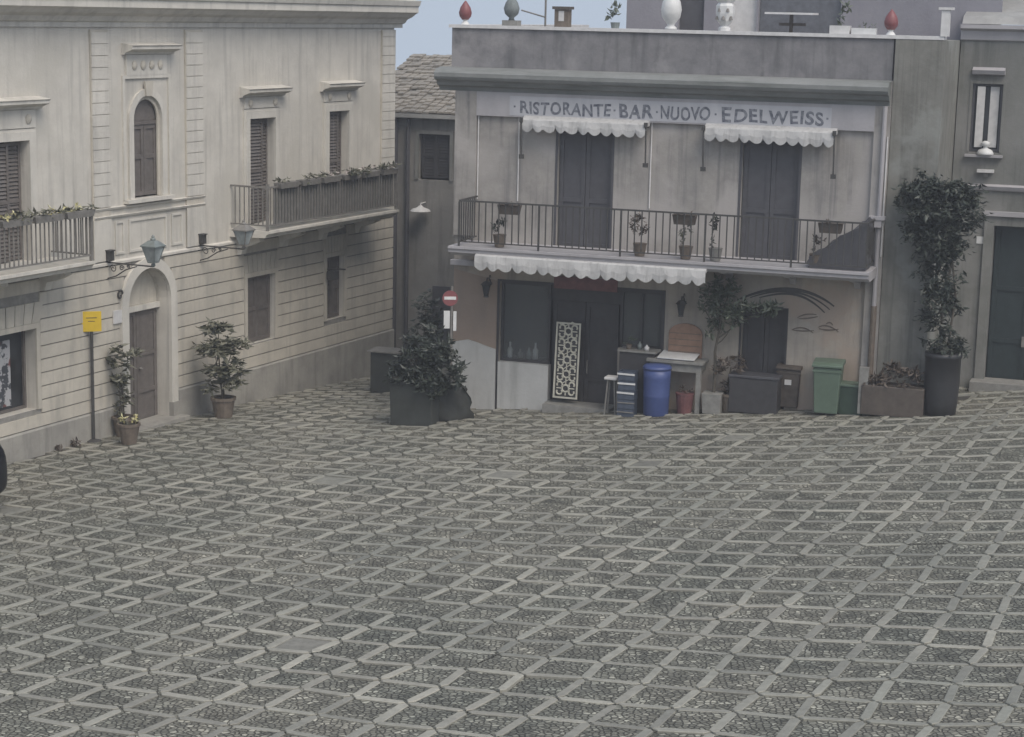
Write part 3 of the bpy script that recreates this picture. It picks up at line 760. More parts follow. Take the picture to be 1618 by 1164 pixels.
for p in ([(1260, 502), (1270, 494), (1290, 497)], [(1262, 503), (1275, 504), (1292, 500)], [(1251, 521), (1268, 512), (1285, 526)], [(1252, 521), (1268, 524), (1286, 522)], [(1293, 517), (1305, 509), (1325, 524)], [(1294, 519), (1308, 523), (1325, 520)], [(1305, 512), (1312, 506), (1316, 514)]):
    ribbon(bez(p, 8), .014)
m.build('painted_fish', 'terra', T)
# downpipe
m = MB(); p0 = q(1411, 175, -.16); m.tube([(6.93, -.16, 7.3), (6.93, -.16, 3.3)], .045, 8); m.build('downpipe', 'fascia', T)
m = MB(); m.tube([(6.93, -.16, 3.3), (6.93, -.16, .3)], .06, 8); m.build('downpipe', 'terra', T)
m = MB(); m.box(6.74, 7.06, -.3, -.092, 5.05, 5.12); m.box(6.78, 7.0, -.28, -.092, 4.9, 5.049); m.build('ledge', 'fascia', T)
# ---- stained wing to the right
W = thing('stained_wall', 'tall narrow green-stained wall between the restaurant and the far right house', 'wall', R.mat())
m = MB(); m.box(7.04, 8.0, -.02, .3, -.4, 8.615); m.box(7.7, 8.0, .31, 9, -.4, 8.6); m.build('wall', 'green', W)
m = MB(); m.box(7.9, 8.06, -.05, .12, 8.69, 9.2); m.box(7.84, 8.12, -.08, .18, 9.201, 9.25); m.build('post', 'pale', W)

# ------------------------------------------------------------------ house on the far right
T = thing('corner_house', 'grey green weathered house at the right edge with a tall dark doorway', 'building', G.mat())
Wd = (8.32, 8.94, 6.3, 7.72); Dd = (8.95, 10.55, 1.2, 4.78)
wall(8.02, 16, -.4, 8.85, [Wd, Dd], .35).build('wall', 'gwall', T)
m = MB(); m.prism_x([(0, 8.6), (-.05, 8.62), (-.08, 8.8), (-.2, 8.85), (-.2, 8.93), (.5, 8.93), (.5, 8.6)], 8.01, 16); m.build('cornice', 'fascia', T)
m = MB(); m.prism_x([(-.1, 8.94), (.1, 9.1), (6, 10.2), (6, 8.94)], 8.03, 16); m.build('roof', 'attic', T)
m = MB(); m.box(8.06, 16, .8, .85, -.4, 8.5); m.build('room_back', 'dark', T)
o = frame(MB(), Wd[0], Wd[1], Wd[2], Wd[3], .05, -.015, .0).build('window', 'gwall', T)
m = MB(); m.box(8.35, 8.91, .12, .13, 6.32, 7.7); m.build('pane', 'glass', o)
m = MB(); frame(m, 8.37, 8.89, 6.36, 7.67, .045, .06, .11, True); m.build('sash', 'greydoor', o)
m = MB(); m.box(8.42, 8.58, .02, .055, 6.4, 7.66); m.box(8.68, 8.86, .1, .118, 6.4, 7.66); m.build('shutter', 'pale', o)
MB().prism_x([(0, 7.9), (-.1, 7.92), (-.14, 8.0), (0, 8.06)], 8.3, 8.96).build('hood_moulding', 'fascia', o); MB().box(8.25, 9.02, -.12, .1, 6.2, 6.249).build('sill', 'fascia', o)
m = MB(); m.prism_x([(0, 5.5), (-.06, 5.52), (-.1, 5.6), (0, 5.64)], 8.02, 16); m.build('string_course', 'fascia', T)
o = frame(MB(), Dd[0], Dd[1], Dd[2]-.6, Dd[3], .2, -.06, -.002).build('doorway', 'gwall', T)
m = MB(); m.box(8.7, 10.8, -.12, -.002, 4.982, 5.08); m.build('lintel', 'fascia', o)
m = MB(); panel_door(m, 8.97, 10.53, 1.25, 4.76, .22, 2, (0, .3, .62, 1)); dl = m.build('door', 'greendoor', o); MB().box(9.66, 9.72, .17, .215, 2.2, 2.42).build('handle', 'ironlight', dl)
m = MB(); m.box(8.7, 10.8, -.5, .2, .2, G.g(9.2, -.5)+.16); m.build('doorstep', 'pot', o)
m = MB(); x, z = G.px(1550, 379); m.box(x-.09, x+.09, -.02, -.002, z-.075, z+.075); o2 = m.build('house_number_plate', 'white', T)

# ------------------------------------------------------------------ terrace room behind the parapet
T = thing('terrace_room', 'mauve rendered room standing back on the restaurant roof terrace', 'building', R.mat())
ty = 3.2
x0, _ = R.px(990, 20, ty); x1, _ = R.px(1490, 40, ty)
dd = [R.px(a, 30, ty)[0] for a in (1072, 1112, 1148, 1195, 1198, 1328)]
wall(x0, x1+1.2, 7.79, 10.8, [(dd[0], dd[1], 7.9, 10.3), (dd[2], dd[3], 7.9, 10.3), (dd[4], dd[5], 7.9, 10.3)], .25, ty).build('wall', 'terrace', T)
m = MB(); m.box(x0-.0, x0+.02, ty+.01, 8, 7.79, 10.8); m.box(x0, x1+1.2, ty+.1, 8, 10.801, 10.95); m.build('side_wall', 'terrace', T)
B(dd[0]+.01, dd[1]-.01, ty+.12, ty+.16, 7.9, 10.29).build('door', 'greydoor', T)
B(dd[2]+.01, dd[3]-.01, ty+.12, ty+.16, 7.9, 10.29).build('door', 'pale', T)
B(dd[4]+.01, dd[5]-.01, ty+.14, ty+.16, 7.9, 10.29).build('window', 'tglass', T)

# ------------------------------------------------------------------ alley houses closing the gap
T = thing('alley_house', 'shaded old house with a mossy tiled roof at the end of the alley', 'building', A.mat())
ex0 = A.px(560, 300)[0]; ex1 = 2.0; ze = A.px(670, 182)[1]; zr_ = A.px(670, 98, 4.0)[1]
px0, px1 = A.px(655, 300)[0], A.px(713, 300)[0]
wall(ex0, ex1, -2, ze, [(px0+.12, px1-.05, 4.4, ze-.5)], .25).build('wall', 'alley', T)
m = MB(); n = int((zr_-ze)/.085*1.0)
mt = MB(); rt = random.Random(4); sl = (zr_-ze)/4.0
for r_ in range(18):
    y0 = -.25+r_*4.4/18; x = ex0
    while x < ex1:
        w = .2; dz = rt.uniform(-.02, .03); zz = ze+.06+sl*(y0+.25)
        if rt.random() > .04: mt.prism_x([(y0-.03, zz+dz), (y0-.03, zz+dz+.05), (y0+.3, zz+dz+.05+sl*.33-.05), (y0+.3, zz+dz+sl*.33-.05)], x+rt.uniform(0, .03), x+w)
        x += w+.01
mt.build('roof', 'tile', T)
B(ex0, ex1, -.3, .02, ze-.06, ze+.05).build('eave', 'attic', T)
MB().prism_x([(-.2, ze+.055), (4.2, ze+.04+sl*4.4), (4.2, ze-.3), (.3, ze-.3), (.3, ze+.045), (-.2, ze+.045)], ex0+.02, ex1-.02).build('roof_deck', 'groove', T)
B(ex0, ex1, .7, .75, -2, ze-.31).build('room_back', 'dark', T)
m = MB(); louvre(m, px0+.16, px1-.08, 4.45, ze-.55, .1, 2); m.build('shutter', 'dark', T)
m = MB(); frame(m, px0+.12, px1-.05, 4.4, ze-.5, .1, -.04, -.003); m.build('window_frame', 'gwall', T)
xx, zz = A.px(672, 328); m = MB(); m.lathe([(.28, 0), (.24, .05), (.1, .1), (.03, .16)], 12, (xx, -.35, zz-.06)); m.tube([(xx, -.35, zz+.05), (xx, -.35, zz+.15), (xx, 0, zz+.15)], .02, 6); m.build('wall_lamp', 'pale', T)
m = MB(); xx = A.px(626, 300)[0]; m.tube([(xx, -.12, -1.5), (xx, -.12, ze-.1)], .09, 8); xx = A.px(646, 300)[0]; m.tube([(xx, -.1, -1.5), (xx, -.1, ze-.1)], .06, 8); pieces(m, 'downpipe', 'greydoor', T)
m = MB(); a, b = A.px(683, 560, 0)[0], A.px(716, 560, 0)[0]; m.box(a, b, -.06, -.004, -1.2, A.px(700, 452)[1]); m.build('door', 'greydoor', T)
# ------------------------------------------------------------------ lamps and sign by the palazzo
def lantern(parent_mw, label, glassm, frm, up=True, s=1.0, group=None):
    """bracket arm standing out from the wall (local -y) with a four-sided lantern at its end"""
    t = thing('wall_lantern', label, 'street lamp', parent_mw, group)
    L = 1.2*s
    m = MB(); m.box(-.03, .03, -.02, -.002, -.38, .12)
    m.tube([(0, -.02, .0), (0, -L, .0)], .017, 6); m.tube([(0, -.02, -.34), (0, -.25, -.27), (0, -.5, -.12), (0, -.78, -.03)], .014, 6)
    for cy, cz, r, tn in ((-.18, -.12, .09, 1), (-.4, -.09, .06, -1), (-.57, -.05, .04, 1)):
        m.tube([(0, cy+tn*r*(1-k/22)*math.cos(k*.55), cz+r*(1-k/22)*math.sin(k*.55)) for k in range(18)], .011, 5)
    m.build('bracket', 'iron', t)
    m = MB(); m.box(-.07, .07, -.16, -.03, .04, .24); m.box(-.09, .09, -.18, -.02, .241, .265); m.build('junction_box', 'iron', t)
    z0 = .05 if up else -.3
    c = (0, -L, z0)
    def ring(r, z): return [(c[0]+a*r, c[1]+b*r, c[2]+z) for a, b in ((-1,-1),(1,-1),(1,1),(-1,1))]
    g = MB(); vs = ring(.075, .06)+ring(.155, .36); g.add(vs, [(0,1,5,4),(1,2,6,5),(2,3,7,6),(3,0,4,7),(0,1,2,3)]); gl = g.build('lantern_glass', glassm, t)
    f = MB()
    for a, b in ((-1,-1),(1,-1),(1,1),(-1,1)): f.tube([(c[0]+a*.08, c[1]+b*.08, c[2]+.05), (c[0]+a*.162, c[1]+b*.162, c[2]+.37)], .012, 5)
    f.box(c[0]-.085, c[0]+.085, c[1]-.085, c[1]+.085, c[2]+.03, c[2]+.055)
    f.lathe([(.02, -.06), (.05, -.02), (.03, .03)], 8, c); f.build('lantern_frame', frm, t)
    r = MB(); vs = ring(.19, .365)+ring(.19, .385)+ring(.07, .49); r.add(vs, [(0,1,2,3),(0,1,5,4),(1,2,6,5),(2,3,7,6),(3,0,4,7),(4,5,9,8),(5,6,10,9),(6,7,11,10),(7,4,8,11),(8,9,10,11)])
    r.lathe([(.05, .491), (.06, .52), (.03, .55), (.035, .57), (.008, .61)], 8, c); r.build('lantern_roof', frm, t)
    m = MB(); m.tube([(0, -L, 0), (0, -L, z0+.03)], .02, 6); m.build('stem', 'iron', t)
    return t
xl, zl = P.px(162, 415); xe = P.px(243, 413, -.95)
lantern(P.mat(xl+.12, 0, zl), 'lantern with verdigris top on an iron arm, left of the arched palazzo doorway', 'lampglass', 'teal')
xl, zl = P.px(309, 388)
lantern(P.mat(xl+.12, 0, zl), 'pale lantern on a scrolled iron arm under the long screened balcony', 'lampglass', 'ironlight')
xl, zl = P.px(515, 425)
t = thing('wall_lamp', 'small dark lamp on a short arm beside the farthest palazzo ground-floor window', 'lamp', P.mat(xl, 0, zl))
MB().tube([(0, -.002, 0), (-.05, -.3, .04), (-.1, -.62, .05)], .022, 6).build('arm', 'iron', t)
MB().box(-.12, .12, -.3, -.1, -.24, -.03).build('lamp_head', 'iron', t)

p = ground(148, 697); t = thing('sign_post', 'yellow rectangular sign on a thin dark post against the palazzo wall', 'sign', Matrix.Translation(p) @ Matrix.Rotation(math.radians(17), 4, 'Z'))
MB().tube([(0, 0, -.1), (0, 0, 2.42)], .033, 8).build('post', 'iron', t); MB().lathe([(.16, -.02), (.16, .02), (.05, .05)], 12).build('base', 'iron', t)
bevel(MB().box(-.2, .2, -.055, -.035, 2.32, 2.74).build('sign_panel', 'yellow', t), .006)
MB().box(-.11, .11, -.059, -.056, 2.6, 2.615).build('marking', 'brown', t); MB().box(-.07, .07, -.059, -.056, 2.53, 2.542).build('marking', 'brown', t)
x, z = P.px(182, 500); tag(bevel(MB().box(-.14, .14, -.075, -.04, -.14, .14).build('wall_plaque', 'pale', None, mw=P.mat(x, 0, z)), .005), 'small pale square plaque on the palazzo wall left of the arched doorway', 'plaque')

# ------------------------------------------------------------------ planted pots
def pot(mb, r0, r1, h, n=18):
    return mb.lathe([(r0, 0), (r0*1.02, .02), (r1, h*.86), (r1*1.1, h*.87), (r1*1.1, h), (r1*.92, h), (r1*.9, h*.9), (.01, h*.9)], n)
def plant(name, label, px, py, potd, potm, blobs, leaf, size, stems=True, cat='potted plant', group=None, square=False, seed=1):
    t = thing(name, label, cat, at_ground(px, py, random.Random(seed).uniform(0, 1)), group)
    r0, r1, h = potd; m = MB()
    if square: m.taper(-r1, r1, -r1, r1, 0, h, r0/r1); m.box(-r1*1.06, r1*1.06, -r1*1.06, r1*1.06, h+.001, h+.035)
    else: pot(m, r0, r1, h)
    m.build('pot', potm, t)
    MB().lathe([(r1*.85, h*.9+.002), (r1*.8, h*.93), (.01, h*.95)], 12).build('soil', 'soil', t)
    if stems:
        m = MB(); rs = random.Random(seed+5)
        top = max(b[0][2] for b in blobs)
        for k in range(5):
            a = rs.uniform(0, 2*PI); r = rs.uniform(.1, .3)
            b = rs.choice(blobs)[0]
            m.tube([(0+.03*math.cos(a), .03*math.sin(a), h*.85), (b[0]*.5+.05*math.cos(a), b[1]*.5+.05*math.sin(a), (h+b[2])*.5), (b[0], b[1], b[2])], .018, 5, .008)
        m.build('stem', 'bark', t)
    m = MB()
    for k, (c, rad, n) in enumerate(blobs): m.leaves(c, rad, n, size, seed*31+k, flat=.35, droop=.15)
    m.build('foliage', leaf, t)
    return t
plant('potted_shrub', 'slender potted shrub standing between the yellow sign post and the arched doorway', 196, 688, (.17, .23, .42), 'terra',
      [((0,0,1.75), (.3,.3,.28), 150), ((-.05,0,1.35), (.27,.27,.28), 120), ((.06,0,.95), (.2,.2,.3), 60), ((-.08,0,.65), (.16,.16,.2), 30)], 'leafp', .17, seed=3)
t = plant('flower_pot', 'tapered grey-brown pot with pale yellow flowers at the foot of the palazzo wall', 204, 701, (.15, .22, .44), 'terra', [((0,0,.5), (.2,.2,.09), 70)], 'leafp', .09, False, 'flower pot', seed=4)
MB().leaves((.02,0,.54), (.19,.19,.07), 60, .08, 77, flat=.8).build('blossom', 'flower', t)
plant('potted_shrub', 'broad leafy potted shrub against the palazzo wall right of the arched doorway', 353, 659, (.19, .26, .46), 'terra',
      [((-.1,0,2.0), (.3,.3,.22), 160), ((-.2,0,1.55), (.4,.36,.28), 240), ((.2,0,1.5), (.42,.36,.3), 240), ((-.1,0,1.1), (.42,.38,.3), 220), ((.25,0,.95), (.3,.3,.25), 130), ((0,0,.7), (.3,.3,.2), 90)], 'leafp', .19, seed=8)
# weeds at the plinth
for px, py, s, lb in ((95, 712, 1.0, 'small dry weed tuft at the foot of the palazzo plinth, nearer the left edge'), (118, 706, 1.1, 'small dry weed tuft at the foot of the palazzo plinth, beside the sign post')):
    o = MB().leaves((0,0,.05), (.16*s,.08,.07), 40, .1, int(px), flat=1).build('weed_tuft', 'leafb', None, mw=at_ground(px, py)); tag(o, lb, 'weed', 'weeds along the palazzo plinth')

# flower boxes hung on the palazzo balconies
def flower_box(x, z, L, label, n, leaf, fl, group, seed, depth=-1.0):
    t = thing('flower_box', label, 'flower box', P.mat(x, depth, z), group)
    MB().taper(-L/2, L/2, -.1, .1, -.11, .02, .9).build('trough', 'ironlight', t)
    MB().leaves((0,0,.05), (L*.5,.13,.1), n, .13, seed, flat=.4, hollow=0).build('foliage', leaf, t)
    if fl: MB().leaves((0,0,.09), (L*.48,.12,.07), n//3, .08, seed+1, flat=.8, hollow=0).build('flower', fl, t)
    return t
gA = 'flower boxes along the left palazzo balcony rail'
lbs = ['flower box with full blooms at the right end of the left palazzo balcony rail', 'flower box next in from the right end of the left palazzo balcony rail', 'flower box on the left palazzo balcony rail below the tall window', 'flower box on the left palazzo balcony rail beside the picture edge']
for k in range(4): flower_box(-2.72-.92*k, 4.98, .86, lbs[k], 120, 'leafp', 'flower', gA, 20+k)
gB = 'planters along the right palazzo balcony rail'
lbs = ['sparse planter at the near corner of the long screened palazzo balcony', 'second sparse planter from the near corner on the screened balcony', 'planter mid-way along the screened palazzo balcony rail', 'planter on the screened balcony rail in front of the farther window', 'greener planter near the far end of the screened balcony', 'greenest planter at the far end of the screened balcony rail']
for k in range(6): flower_box(4.75+.93*k, 5.02, .8, lbs[k], 40+14*k, 'leafp', 'flowerp' if k > 1 else None, gB, 40+k)
# ------------------------------------------------------------------ parked car cut by the left edge
pc = Vector((-10.13, 30.3, 0)); zc = gz(pc.x, pc.y)
mw = Matrix.Rotation(ANG_P, 4, 'Z'); mw.translation = (pc.x, pc.y, zc)
t = thing('parked_car', 'tall dark shiny car, only its rounded side showing at the left edge', 'car', mw)
def car_body():
    me = bpy.data.meshes.new('body'); bm = bmesh.new()
    st = [(-2.0,.35,1.2,.66),(-1.95,.24,1.38,.76),(-1.6,.2,1.46,.82),(-.9,.2,1.48,.84),(0,.2,1.48,.84),(.9,.2,1.48,.84),(1.6,.22,1.46,.82),(1.93,.26,1.36,.76),(2.0,.38,1.15,.66)]
    rings = []
    for x, zb_, zt, hw in st:
        rings.append([bm.verts.new((x, y, z)) for y, z in ((-hw*.9, zb_), (-hw, zb_+.15), (-hw*1.0, (zb_+zt)/2), (-hw*.9, zt), (hw*.9, zt), (hw, (zb_+zt)/2), (hw, zb_+.15), (hw*.9, zb_))])
    for a, b in zip(rings, rings[1:]):
        for k in range(8): bm.faces.new((a[k], a[(k+1) % 8], b[(k+1) % 8], b[k]))
    bm.faces.new(rings[0]); bm.faces.new(rings[-1][::-1]); bmesh.ops.recalc_face_normals(bm, faces=bm.faces); bm.to_mesh(me); bm.free()
    me.materials.append(MT['carpaint']); o = bpy.data.objects.new('body', me); COL.objects.link(o); o.parent = t
    for p_ in me.polygons: p_.use_smooth = True
    sb = o.modifiers.new('s', 'SUBSURF'); sb.levels = sb.render_levels = 2; return o
car_body()
for s_ in (-1, 1):
    for xa, xb in ((-1.5, -.62), (-.5, .38), (.5, 1.3)): bevel(MB().box(xa, xb, s_*.80-.02, s_*.80+.02, .92, 1.28).build('window', 'glass', t), .01)
for wx in (-1.25, 1.25):
    for s_ in (-1, 1):
        w = MB(); w.tube([(wx, s_*.62, .31), (wx, s_*.82, .31)], .31, 24); wo_ = w.build('wheel', 'rubber', t)
        MB().tube([(wx, s_*.70, .31), (wx, s_*.826, .31)], .19, 16).build('rim', 'ironlight', wo_)
for s_ in (-1, 1):
    MB().box(1.84, 1.97, s_*.45-.14, s_*.45+.14, .58, .7).build('headlight', 'lampglass', t); MB().box(-2.02, -1.9, s_*.52-.1, s_*.52+.1, .6, .74).build('tail_light', 'red', t)

# ------------------------------------------------------------------ dark planters and covered pile at the restaurant corner
def rot_to(px, py, ang=ANG_R): return at_ground(px, py, ang)
pa = ground(614, 672); pb = ground(682, 673); w = (pb-pa).length
m4 = Matrix.Rotation(math.atan2(pb.y-pa.y, pb.x-pa.x), 4, 'Z'); m4.translation = pa
t = thing('planter_box', 'large dark grey-green planter box with dense dark shrubs, in front of the alley', 'planter', m4)
m = MB(); m.taper(0, w, .0, .75, -.1, .98, .93); m.box(-.02, w+.02, -.02, .77, .981, 1.02); bevel(m.build('box', 'tarp', t), .02)
MB().box(.06, w-.06, .06, .7, 1.0, 1.03).build('soil', 'soil', t)
m = MB()
for k, (c, rad, n) in enumerate([((w*.3,.35,1.2), (.45,.38,.3), 380), ((w*.75,.4,1.4), (.5,.4,.45), 460), ((w*.95,.5,1.75), (.36,.3,.4), 260), ((w*.6,.5,1.6), (.42,.33,.3), 240), ((w*1.15,.4,1.2), (.36,.35,.4), 420), ((w*.5,.02,.98), (.5,.12,.16), 220), ((w*1.0,.1,.85), (.16,.2,.25), 160)]): m.leaves(c, rad, n, .15, 60+k, flat=.6)
m.build('foliage', 'leafd', t)
m = MB(); 
for k in range(6): m.tube([(w*(.2+.12*k), .35, 1.0), (w*(.25+.12*k), .38, 1.5)], .014, 5)
m.build('stem', 'bark', t)
pa = ground(688, 668); m4 = Matrix.Rotation(ANG_R+.75, 4, 'Z'); m4.translation = pa
t = thing('covered_pile', 'lumpy pile under a dark grey tarpaulin leaning by the restaurant corner', 'covered pile', m4)
m = MB(); rp = random.Random(9); nxx, nyy = 10, 8; prof = []
bmm = bmesh.new(); bmesh.ops.create_cube(bmm, size=1.0); bmesh.ops.subdivide_edges(bmm, edges=bmm.edges, cuts=5, use_grid_fill=True)
for v in bmm.verts:
    x_, y_, z_ = v.co.x+.5, v.co.y+.5, v.co.z+.5
    top = 1.08-.45*x_ + .1*math.sin(x_*9); pin = 1-.22*z_
    v.co = Vector(((x_-.5)*pin*.95+.42 + .03*math.sin(z_*11+y_*5)+.035*math.sin(z_*23+y_*9), (y_-.5)*.7*pin+.35+.03*math.sin(z_*8+x_*9), -.05+z_*top+.03*math.sin(x_*17+y_*6)))
me = bpy.data.meshes.new('tarpaulin'); bmm.to_mesh(me); bmm.free(); me.materials.append(MT['leafdark']); o = bpy.data.objects.new('tarpaulin', me); COL.objects.link(o); o.parent = t
for p_ in me.polygons: p_.use_smooth = True
MB().tube([(.5, .35, .7), (.5, .35, 1.02), (.46, .33, 1.12)], .07, 10, .035).build('bundle_top', 'pot', t)
p = ground(612, 618); m4 = Matrix.Rotation(ANG_R, 4, 'Z'); m4.translation = p
t = thing('alley_table', 'dark square table with a thin flat top behind the planter box in the alley', 'table', m4)
MB().box(-.4, .45, -.3, .3, .98, 1.02).build('table_top', 'ironlight', t); m = MB()
m.box(-.34, .38, -.24, .24, 0, .979); m.build('covered_base', 'tarp', t)

# shrubs behind, along the side of the restaurant
plant('dark_shrub', 'tall dark potted shrub at the mouth of the alley, left of the road sign', 668, 640, (.2, .28, .45), 'tarp',
      [((0,0,1.6), (.42,.35,.5), 420), ((.05,0,2.2), (.36,.3,.4), 300), ((-.1,0,1.1), (.42,.35,.4), 260)], 'leafd', .15, seed=12)

# no-entry sign on a pole
p = ground(711, 660); mw = Matrix.Rotation(math.radians(6), 4, 'Z'); mw.translation = p
t = thing('road_sign', 'round red no-entry sign with white bar above two narrow white plates on a pole', 'sign', mw)
s_ = 1/74.0
MB().tube([(0.0, 0, 0), (0.0, 0, 2.85)], .03, 8).build('pole', 'ironlight', t)
def disc(r, y0, y1, z, n=32): return MB().tube([(-.04, y0, z), (-.04, y1, z)], r, n)
disc(.165, -.05, -.035, 2.6).build('sign_disc', 'red', t); MB().box(-.165, .085, -.056, -.051, 2.57, 2.635).build('white_bar', 'white', t)
bevel(MB().box(-.17, -.04, -.05, -.035, 1.95, 2.33).build('white_plate', 'white', t), .004); bevel(MB().box(.03, .1, -.052, -.037, 1.9, 2.32).build('white_plate', 'white', t), .004)
x, z = R.px(682, 518, -.3); 
t = thing('meter_box', 'small pale square box mounted on a dark board in the alley mouth', 'box', A.mat(A.px(681, 518, -.1)[0], -.1, A.px(681, 518, -.1)[1]))
MB().box(-.12, .12, -.1, 0, -.12, .12).build('box', 'pale', t); MB().box(-.2, .3, -.06, .0, -.55, -.5).build('ledge', 'pale', t)

# ------------------------------------------------------------------ things in front of the restaurant
def on(px, py, ang=0.0, back=0.0):
    p = ground(px, py) + R.n*back; p.z = gz(p.x, p.y); m_ = Matrix.Rotation(ANG_R+ang, 4, 'Z'); m_.translation = p; return m_
# wall lanterns either side of the shopfront
def shop_lamp(px, py, label):
    x, z = R.px(px, py, -.25); t = thing('shop_lantern', label, 'wall lamp', R.mat(x, 0, z), 'lanterns beside the shopfront')
    m = MB(); m.tube([(0, -.002, .0), (0, -.1, .1), (0, -.22, .12), (0, -.27, .02)], .016, 6); m.tube([(0, -.05+.05*math.cos(k*.5), .1+.06*math.sin(k*.5)) for k in range(12)], .01, 5); m.lathe([(.05, 0), (.04, .02)], 8, (0, -.02, -.02)); m.build('bracket', 'iron', t)
    m = MB(); m.lathe([(.05, -.26), (.09, -.05), (.1, -.02)], 6, (0, -.27, 0)); m.build('lantern_glass', 'glass', t)
    m = MB(); m.lathe([(.13, -.019), (.06, .05), (.02, .06)], 6, (0, -.27, 0)); m.build('lantern_roof', 'iron', t); MB().lathe([(.06, -.29), (.055, -.262)], 6, (0, -.27, 0)).build('lantern_foot', 'iron', t)
shop_lamp(769, 448, 'black wall lantern on the orange-brown wall left of the shop window')
shop_lamp(1077, 478, 'black wall lantern on the wall above the arched orange board')
# fretwork panel
t = thing('fretwork_panel', 'tall white pierced scrollwork panel leaning at the shop door', 'panel', R.mat(R.px(891, 600, -.2)[0]+.03, -.2, R.g(.7, -.4)+.135))
t.matrix_world = t.matrix_world @ Matrix.Rotation(math.radians(-5), 4, 'X')
W_, H_ = .54, 1.74
MB().box(-W_/2+.01, W_/2-.01, .012, .03, .12, H_-.01).build('backing', 'dark', t)
m = MB(); frame(m, -W_/2+.03, W_/2-.03, .14, H_-.03, .035, -.012, .011, True)
def arc(cx, cz, r, a0, a1, rr=.018, n=10): m.tube([(cx+r*math.cos(a0+(a1-a0)*k/n), 0, cz+r*math.sin(a0+(a1-a0)*k/n)) for k in range(n+1)], rr, 5)
nc = 5; ch_ = (H_-.2)/nc
for k in range(nc):
    zc_ = .17+ch_*(k+.5)
    arc(0, zc_, .075, 0, 2*PI, .021, 14)
    for s1 in (-1, 1):
        arc(s1*.135, zc_+ch_*.25, .06, s1*-.5 if s1 > 0 else PI+.5, (s1*-.5 if s1 > 0 else PI+.5)+s1*4.4, .021)
        arc(s1*.135, zc_-ch_*.25, .06, s1*.5 if s1 > 0 else PI-.5, (s1*.5 if s1 > 0 else PI-.5)-s1*4.4, .021)
        m.tube([(s1*.07, 0, zc_), (s1*.2, 0, zc_)], .014, 5)
    m.tube([(0, 0, zc_+.07), (0, 0, zc_+ch_/2)], .014, 5); m.tube([(0, 0, zc_-.07), (0, 0, zc_-ch_/2)], .014, 5)
    m.tube([(-.2, 0, zc_+ch_/2), (-.08, 0, zc_+ch_/2-.05), (.08, 0, zc_+ch_/2+.05), (.2, 0, zc_+ch_/2)], .012, 5)
m.build('scrollwork', 'fret', t)
# white stool, striped stack of chairs
t = thing('stool', 'small pale stool just right of the shop door, beside stacked crates', 'stool', R.mat(R.px(966, 640, -.55)[0], -.55, R.g(1.2, -.55)))
bevel(MB().box(-.14, .14, -.14, .14, .78, .84).build('seat', 'pale', t), .015)
for a in (-1, 1):
    for b in (-1, 1): MB().tube([(a*.12, b*.12, 0), (a*.07, b*.08, .78)], .02, 6).build('leg', 'pot', t)
for k in range(5):
    mw = R.mat(R.px(991, 640, -.75)[0], -.75, R.g(1.6, -.75)+k*.2) @ Matrix.Rotation(.08*((k % 2)-.5), 4, 'Z')
    lab = ['bottom grey plastic crate of the stack left of the blue bin', 'second crate up in the stack left of the blue bin', 'middle crate of the stack left of the blue bin', 'second crate from the top, left of the blue bin', 'topmost crate with pale rim, left of the blue bin'][k]
    t = thing('plastic_crate', lab, 'crate', mw, 'crates stacked left of the blue bin')
    m = MB(); m.box(-.18, .18, -.14, -.12, .0, .19); m.box(-.18, .18, .12, .14, .0, .19); m.box(-.18, -.16, -.12, .12, .0, .19); m.box(.16, .18, -.12, .12, .0, .19); m.box(-.16, .16, -.12, .12, .0, .02); m.build('body', 'bluegrey', t)
    m = MB(); m.box(-.19, .19, -.155, -.141, .12, .155 if k > 1 else .14); m.build('rim', 'white' if k > 1 else 'ironlight', t)

def by_wall(px, y, ang=0.0, z=0.0):
    x = R.px(px, 630, y)[0]; return R.mat(x, y, R.g(x, y)+z) @ Matrix.Rotation(ang, 4, 'Z')
def wheelie(name, label, mw, mt, w, d, h, lidm=None, cat='bin'):
    t = thing(name, label, cat, mw)
    m = MB(); m.taper(-w/2, w/2, -d/2, d/2, .06, h*.9, .84); bevel(m.build('body', mt, t), .025, 3)
    m = MB(); m.prism_x([(-d/2-.035, h*.905), (-d/2-.035, h*.95), (-d/2+.06, h*.985), (d/2-.06, h), (d/2+.04, h*.97), (d/2+.04, h*.905)], -w/2-.025, w/2+.025); bevel(m.build('lid', lidm or mt, t), .012, 2)
    MB().tube([(-w/2+.06, d/2+.075, h*.92), (w/2-.06, d/2+.075, h*.92)], .016, 8).build('handle', mt, t)
    for s1 in (-1, 1): MB().tube([(s1*(w/2-.02), d/2-.06, .1), (s1*(w/2-.07), d/2-.06, .1)], .1, 16).build('wheel', 'rubber', t)
    MB().box(-w/2-.012, w/2+.012, -d/2-.012, -d/2+.02, h*.82, h*.86).build('rim', mt, t)
    return t
t = thing('blue_bin', 'tall blue plastic barrel bin in front of the serving table', 'bin', on(1036, 655, 0))
m = MB(); m.lathe([(.25, 0), (.265, .03), (.275, .4), (.28, .42), (.275, .44), (.285, .8), (.29, .98)], 24); m.build('body', 'blue', t, True)
m = MB(); m.lathe([(.3, .981), (.305, 1.02), (.27, 1.06), (.08, 1.085), (.01, 1.09)], 24); m.build('lid', 'blue', t, True)
wheelie('wheelie_bin', 'green wheeled bin with a pale-edged lid against the wall right of the side door', by_wall(1307, -.5, .06), 'gbin', .56, .6, 1.12)
wheelie('small_bin', 'brown-black bin with a pale sticker between the side door and the green bin', on(1246, 646, 0), 'brown', .48, .42, .96)
x = MB().box(-.07, .07, -.225, -.214, .55, .66).build('sticker', 'pale', bpy.data.objects['small_bin'])
t = thing('storage_box', 'low dark green lidded box just right of the green wheeled bin', 'box', by_wall(1346, -.4))
